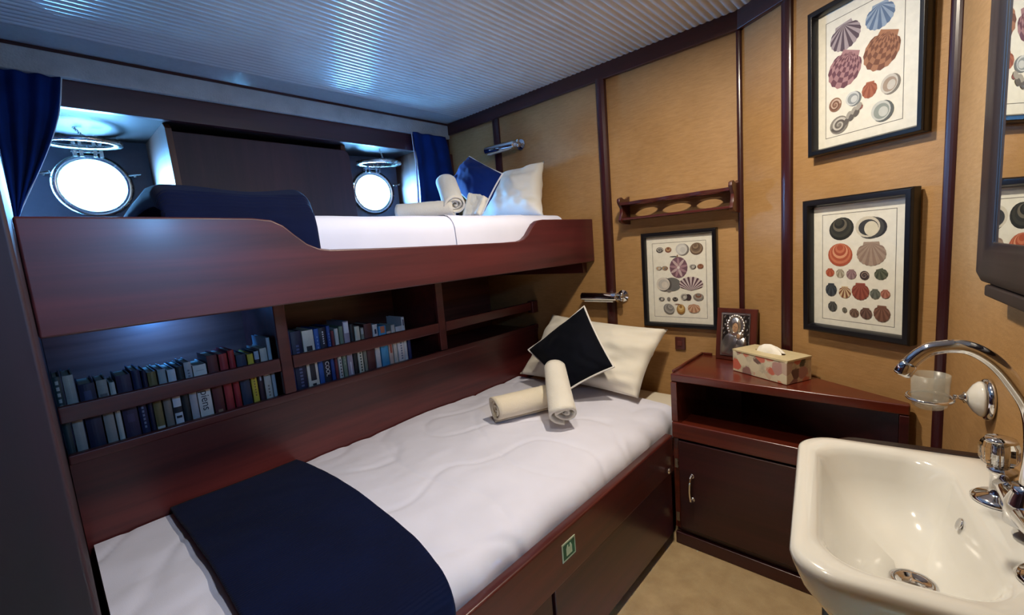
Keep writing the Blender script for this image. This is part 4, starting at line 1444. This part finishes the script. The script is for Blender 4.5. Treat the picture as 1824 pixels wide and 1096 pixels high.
def clear_knob():
    m = bpy.data.materials.get('clear_knob') or bpy.data.materials.new('clear_knob')
    m.use_nodes = True
    b = m.node_tree.nodes['Principled BSDF']
    b.inputs['Base Color'].default_value = (.9, .92, .92, 1)
    b.inputs['Transmission Weight'].default_value = 1
    b.inputs['Roughness'].default_value = .03
    b.inputs['IOR'].default_value = 1.49
    return m
tp = thing('mixer_tap', 'chrome swan neck mixer tap with faceted knobs on the washbasin', 'tap', pr(.67, .04, ZR))
for t in (.602, .798):
    bm = bmesh.new()
    lathe(bm, pr(t, .038, ZR + .0005), (0, 0, 1), [(.034, 0), (.034, .003), (.028, .008), (.016, .011), (.0135, .014), (.0135, .044), (.017, .048), (.017, .054), (.011, .056), (.011, .058)], 32)
    obj('tap_post', bm, CHROME, tp, smooth=True)
    bm = bmesh.new()
    lathe(bm, pr(t, .042, ZR + .0585), (V((0, 0, 1)) + NR * .05), [(.012, 0), (.019, .004), (.0225, .012), (.0225, .032), (.019, .040)], 8)
    kb = obj('knob', bm, clear_knob(), tp)
    bm = bmesh.new()
    lathe(bm, pr(t, .042, ZR + .0985), (0, 0, 1), [(.019, 0), (.017, .004), (.004, .006)], 20)
    lathe(bm, pr(t, .042, ZR + .0590), (0, 0, 1), [(.008, 0), (.008, .038)], 12)
    obj('knob_cap', bm, CHROME, kb, smooth=True)
bm = bmesh.new()
tube(bm, [pr(.602, .038, ZR + .030), pr(.64, .038, ZR + .035), pr(.70, .038, ZR + .037), pr(.76, .038, ZR + .035), pr(.798, .038, ZR + .030)], [.012, .014, .020, .014, .012], 18)
lathe(bm, pr(.70, .038, ZR + .020), (0, 0, 1), [(.022, 0), (.022, .03), (.016, .045), (.016, .055)], 24)
obj('bridge_body', bm, CHROME, tp, smooth=True)
bm = bmesh.new()
sp = catmull([pr(.70, d, ZR + z) for d, z in ((.038, .07), (.036, .13), (.041, .18), (.056, .214), (.075, .243), (.097, .261), (.117, .265), (.142, .259), (.158, .244), (.166, .230))], 6)
tube(bm, sp, .0095, 16)
lathe(bm, pr(.70, .164, ZR + .234), V((0, 0, -.024)) + NR * .013, [(.0098, -.004), (.0115, 0), (.0115, .014), (.0095, .017), (.008, .0165)], 20)
obj('spout', bm, CHROME, tp, smooth=True)

# dark board closing the gap behind the basin
bm = bmesh.new()
pts = [pr(.405, .001, .30), pr(.405, .001, .746)]
for k in range(7):
    a = PI / 2 - k / 6 * PI / 2
    pts.append(pr(.405, .205 + .055 * math.cos(a), .691 + .052 * math.sin(a)))
pts += [pr(.405, .26, .30)]
prism(bm, pts, UR * .024)
o = obj('side_board', bm, wood('z', (18, 9, 9), (36, 18, 17), .4, .1, '_sideboard'), loc=pr(.41, .13, .30), bevel=.003)
tag(o, 'dark wooden side board standing behind the washbasin rim', 'panel')

# ================================================================== TUMBLER HOLDER AND MIRROR
th = thing('tumbler_holder', 'chrome and porcelain tumbler holder on the right wall', 'holder', pr(.367, 0, .80))
hc = pr(.367, 0, .840)
bm = bmesh.new()
lathe(bm, hc, NR, [(.040, .001), (.041, .004), (.038, .010), (.033, .012)], 36)
obj('wall_flange', bm, CHROME, th, smooth=True)
bm = bmesh.new()
lathe(bm, hc, NR, [(.0345, .0125), (.033, .017), (.026, .024), (.016, .030), (.010, .033)], 36)
obj('porcelain_boss', bm, PORC, th, smooth=True)
bm = bmesh.new()
lathe(bm, hc, NR, [(.011, .0335), (.011, .037), (.006, .039), (.0045, .043)], 20)
lathe(bm, hc, NR, [(.0042, .0425), (.0042, .052)], 12)
obj('arm', bm, CHROME, th, smooth=True)
tc_ = pr(.367, .086, .834)
bm = bmesh.new()
tube(bm, [tc_ + V((math.cos(a), math.sin(a), 0)) * .0345 + V((0, 0, .002 * math.sin(a))) for a in [2 * PI * k / 40 for k in range(40)]], .0036, 10, closed=True)
obj('ring', bm, CHROME, th, smooth=True)
bm = bmesh.new()
lathe(bm, tc_ - V((0, 0, .022)), (0, 0, 1), [(.004, 0), (.021, .001), (.0265, .006), (.0285, .020), (.0305, .070), (.0290, .070), (.0270, .022), (.0245, .010), (.004, .007)], 36)
def frosted():
    m = bpy.data.materials.new('frosted_tumbler')
    m.use_nodes = True
    nt = m.node_tree
    b = nt.nodes['Principled BSDF']
    b.inputs['Base Color'].default_value = (.52, .50, .43, 1)
    b.inputs['Roughness'].default_value = .25
    tr = nt.nodes.new('ShaderNodeBsdfTransparent')
    mx = nt.nodes.new('ShaderNodeMixShader'); mx.inputs['Fac'].default_value = .34
    nt.links.new(tr.outputs[0], mx.inputs[1]); nt.links.new(b.outputs[0], mx.inputs[2])
    nt.links.new(mx.outputs[0], nt.nodes['Material Output'].inputs['Surface'])
    return m
o = obj('tumbler', bm, frosted(), smooth=True, loc=tc_ - V((0, 0, .022)))
tag(o, 'frosted glass tumbler held in the chrome ring by the tap', 'glass')

mr_ = thing('mirror', 'dark framed mirror on the right wall above the washbasin', 'mirror', pr(.65, 0, 1.03))
M0, M1, MZ0, MZ1, MD = .380, .92, 1.070, 1.80, .037
bm = bmesh.new()
sec = [(0, .0005), (0, MD * .7), (.25, MD), (.55, MD * .95), (.8, MD * .98), (1, MD * .80), (1, .0005)]
ring = []
for fr, d in sec:
    q = fr * .075
    ring.append([bm.verts.new(pr(a, d, b)) for a, b in ((M0 + q, MZ0 + q), (M1 - q, MZ0 + q), (M1 - q, MZ1 - q), (M0 + q, MZ1 - q))])
for A, B in zip(ring, ring[1:] + ring[:1]):
    for k in range(4): bm.faces.new((A[k], A[(k + 1) % 4], B[(k + 1) % 4], B[k]))
obj('frame', bm, wood('z', (16, 8, 8), (36, 18, 17), .5, .05, '_mirror'), mr_, bevel=.003)
bm = fboxm(pr, ((M0 + .070, .001, MZ0 + .070), (M1 - .070, .0285, MZ1 - .070)))
obj('mirror_glass', bm, metal('silvered_mirror', (235, 238, 236), .008), mr_)
bm = fboxm(pr, ((M0 + .04, .001, MZ0 - .022), (M1 - .04, .030, MZ0 - .001)))
obj('under_ledge', bm, wood('z', key='_mirror'), mr_, bevel=.004)

# ================================================================== LIGHTS
def lamp_fixture(label, p, watts):
    t = thing('ceiling_lamp', label, 'lamp', p, 'round ceiling lamps')
    bm = bmesh.new()
    lathe(bm, V(p) + V((0, 0, -.012)), (0, 0, 1), [(.075, 0), (.075, .012), (.07, .024)], 32)
    obj('lamp_base', bm, CHROME, t)
    l = bpy.data.lights.new('bulb', 'AREA')
    l.shape = 'DISK'
    l.energy = watts
    l.color = (1.0, .88, .70)
    l.size = .07
    o = bpy.data.objects.new('bulb', l)
    o.location = V((0, 0, -.014))
    o.parent = t
    COL.objects.link(o)
lamp_fixture('ceiling lamp over the middle of the cabin', (-.52, 1.12, 1.965), 15.5)
lamp_fixture('ceiling lamp nearer the doorway', (-.48, .55, 1.965), 6.5)

# daylight: pale sky, with portals in the ports
W = bpy.data.worlds.new('sky')
SC.world = W
W.use_nodes = True
bg = W.node_tree.nodes['Background']
wt = W.node_tree
tcw = wt.nodes.new('ShaderNodeTexCoord')
sxyz = wt.nodes.new('ShaderNodeSeparateXYZ')
wt.links.new(tcw.outputs['Generated'], sxyz.inputs[0])
mrw = wt.nodes.new('ShaderNodeMapRange')
mrw.inputs['From Min'].default_value = -.25; mrw.inputs['From Max'].default_value = .2
wt.links.new(sxyz.outputs['Z'], mrw.inputs['Value'])
rw = ramp(wt, mrw.outputs['Result'], [(0, (.09, .27, .56)), (1, (.16, .48, 1.0))])   # darker sea below a bright sky
wt.links.new(rw.outputs['Color'], bg.inputs['Color'])
bg.inputs['Strength'].default_value = 360
for pos, nn_, r in [(V((hx(py), py, pz)), HN, r) for py, pz, r in PORTS] + [(pr(W3T, 0, W3Z), NR, W3R)]:
    l = bpy.data.lights.new('daylight', 'AREA')
    l.shape = 'DISK'
    l.size = r * 2.2
    l.cycles.is_portal = True
    o = bpy.data.objects.new('daylight', l)
    o.location = pos - nn_ * .055
    o.rotation_euler = (-nn_).to_track_quat('Z', 'Y').to_euler()
    COL.objects.link(o)

# ================================================================== CAMERA
F = 786.5
yaw, pit, rol = [math.radians(a) for a in (-43.0754, 7.5765, 4.6879)]
fw = V((math.sin(yaw) * math.cos(pit), math.cos(yaw) * math.cos(pit), -math.sin(pit)))
r_ = V((math.cos(yaw), -math.sin(yaw), 0))
d_ = fw.cross(r_)
right = r_ * math.cos(rol) + d_ * math.sin(rol)
down = -r_ * math.sin(rol) + d_ * math.cos(rol)
cam = bpy.data.cameras.new('camera')
cam.sensor_width = 36
cam.lens = F / 1824 * 36
cam.clip_start = .02
co = bpy.data.objects.new('camera', cam)
M = Matrix((right, -down, -fw)).transposed().to_4x4()
M.translation = V((0, 0, 1.2))
co.matrix_world = M
COL.objects.link(co)
SC.camera = co

SC.view_settings.view_transform = 'Standard'
SC.view_settings.look = 'None'
SC.view_settings.gamma = 1
SC.view_settings.use_curve_mapping = False
SC.view_settings.exposure = 0.0
SC.cycles.use_denoising = True
SC.cycles.max_bounces = 8
SC.cycles.diffuse_bounces = 5
SC.cycles.caustics_reflective = False
SC.cycles.caustics_refractive = False
SC.cycles.sample_clamp_indirect = 6
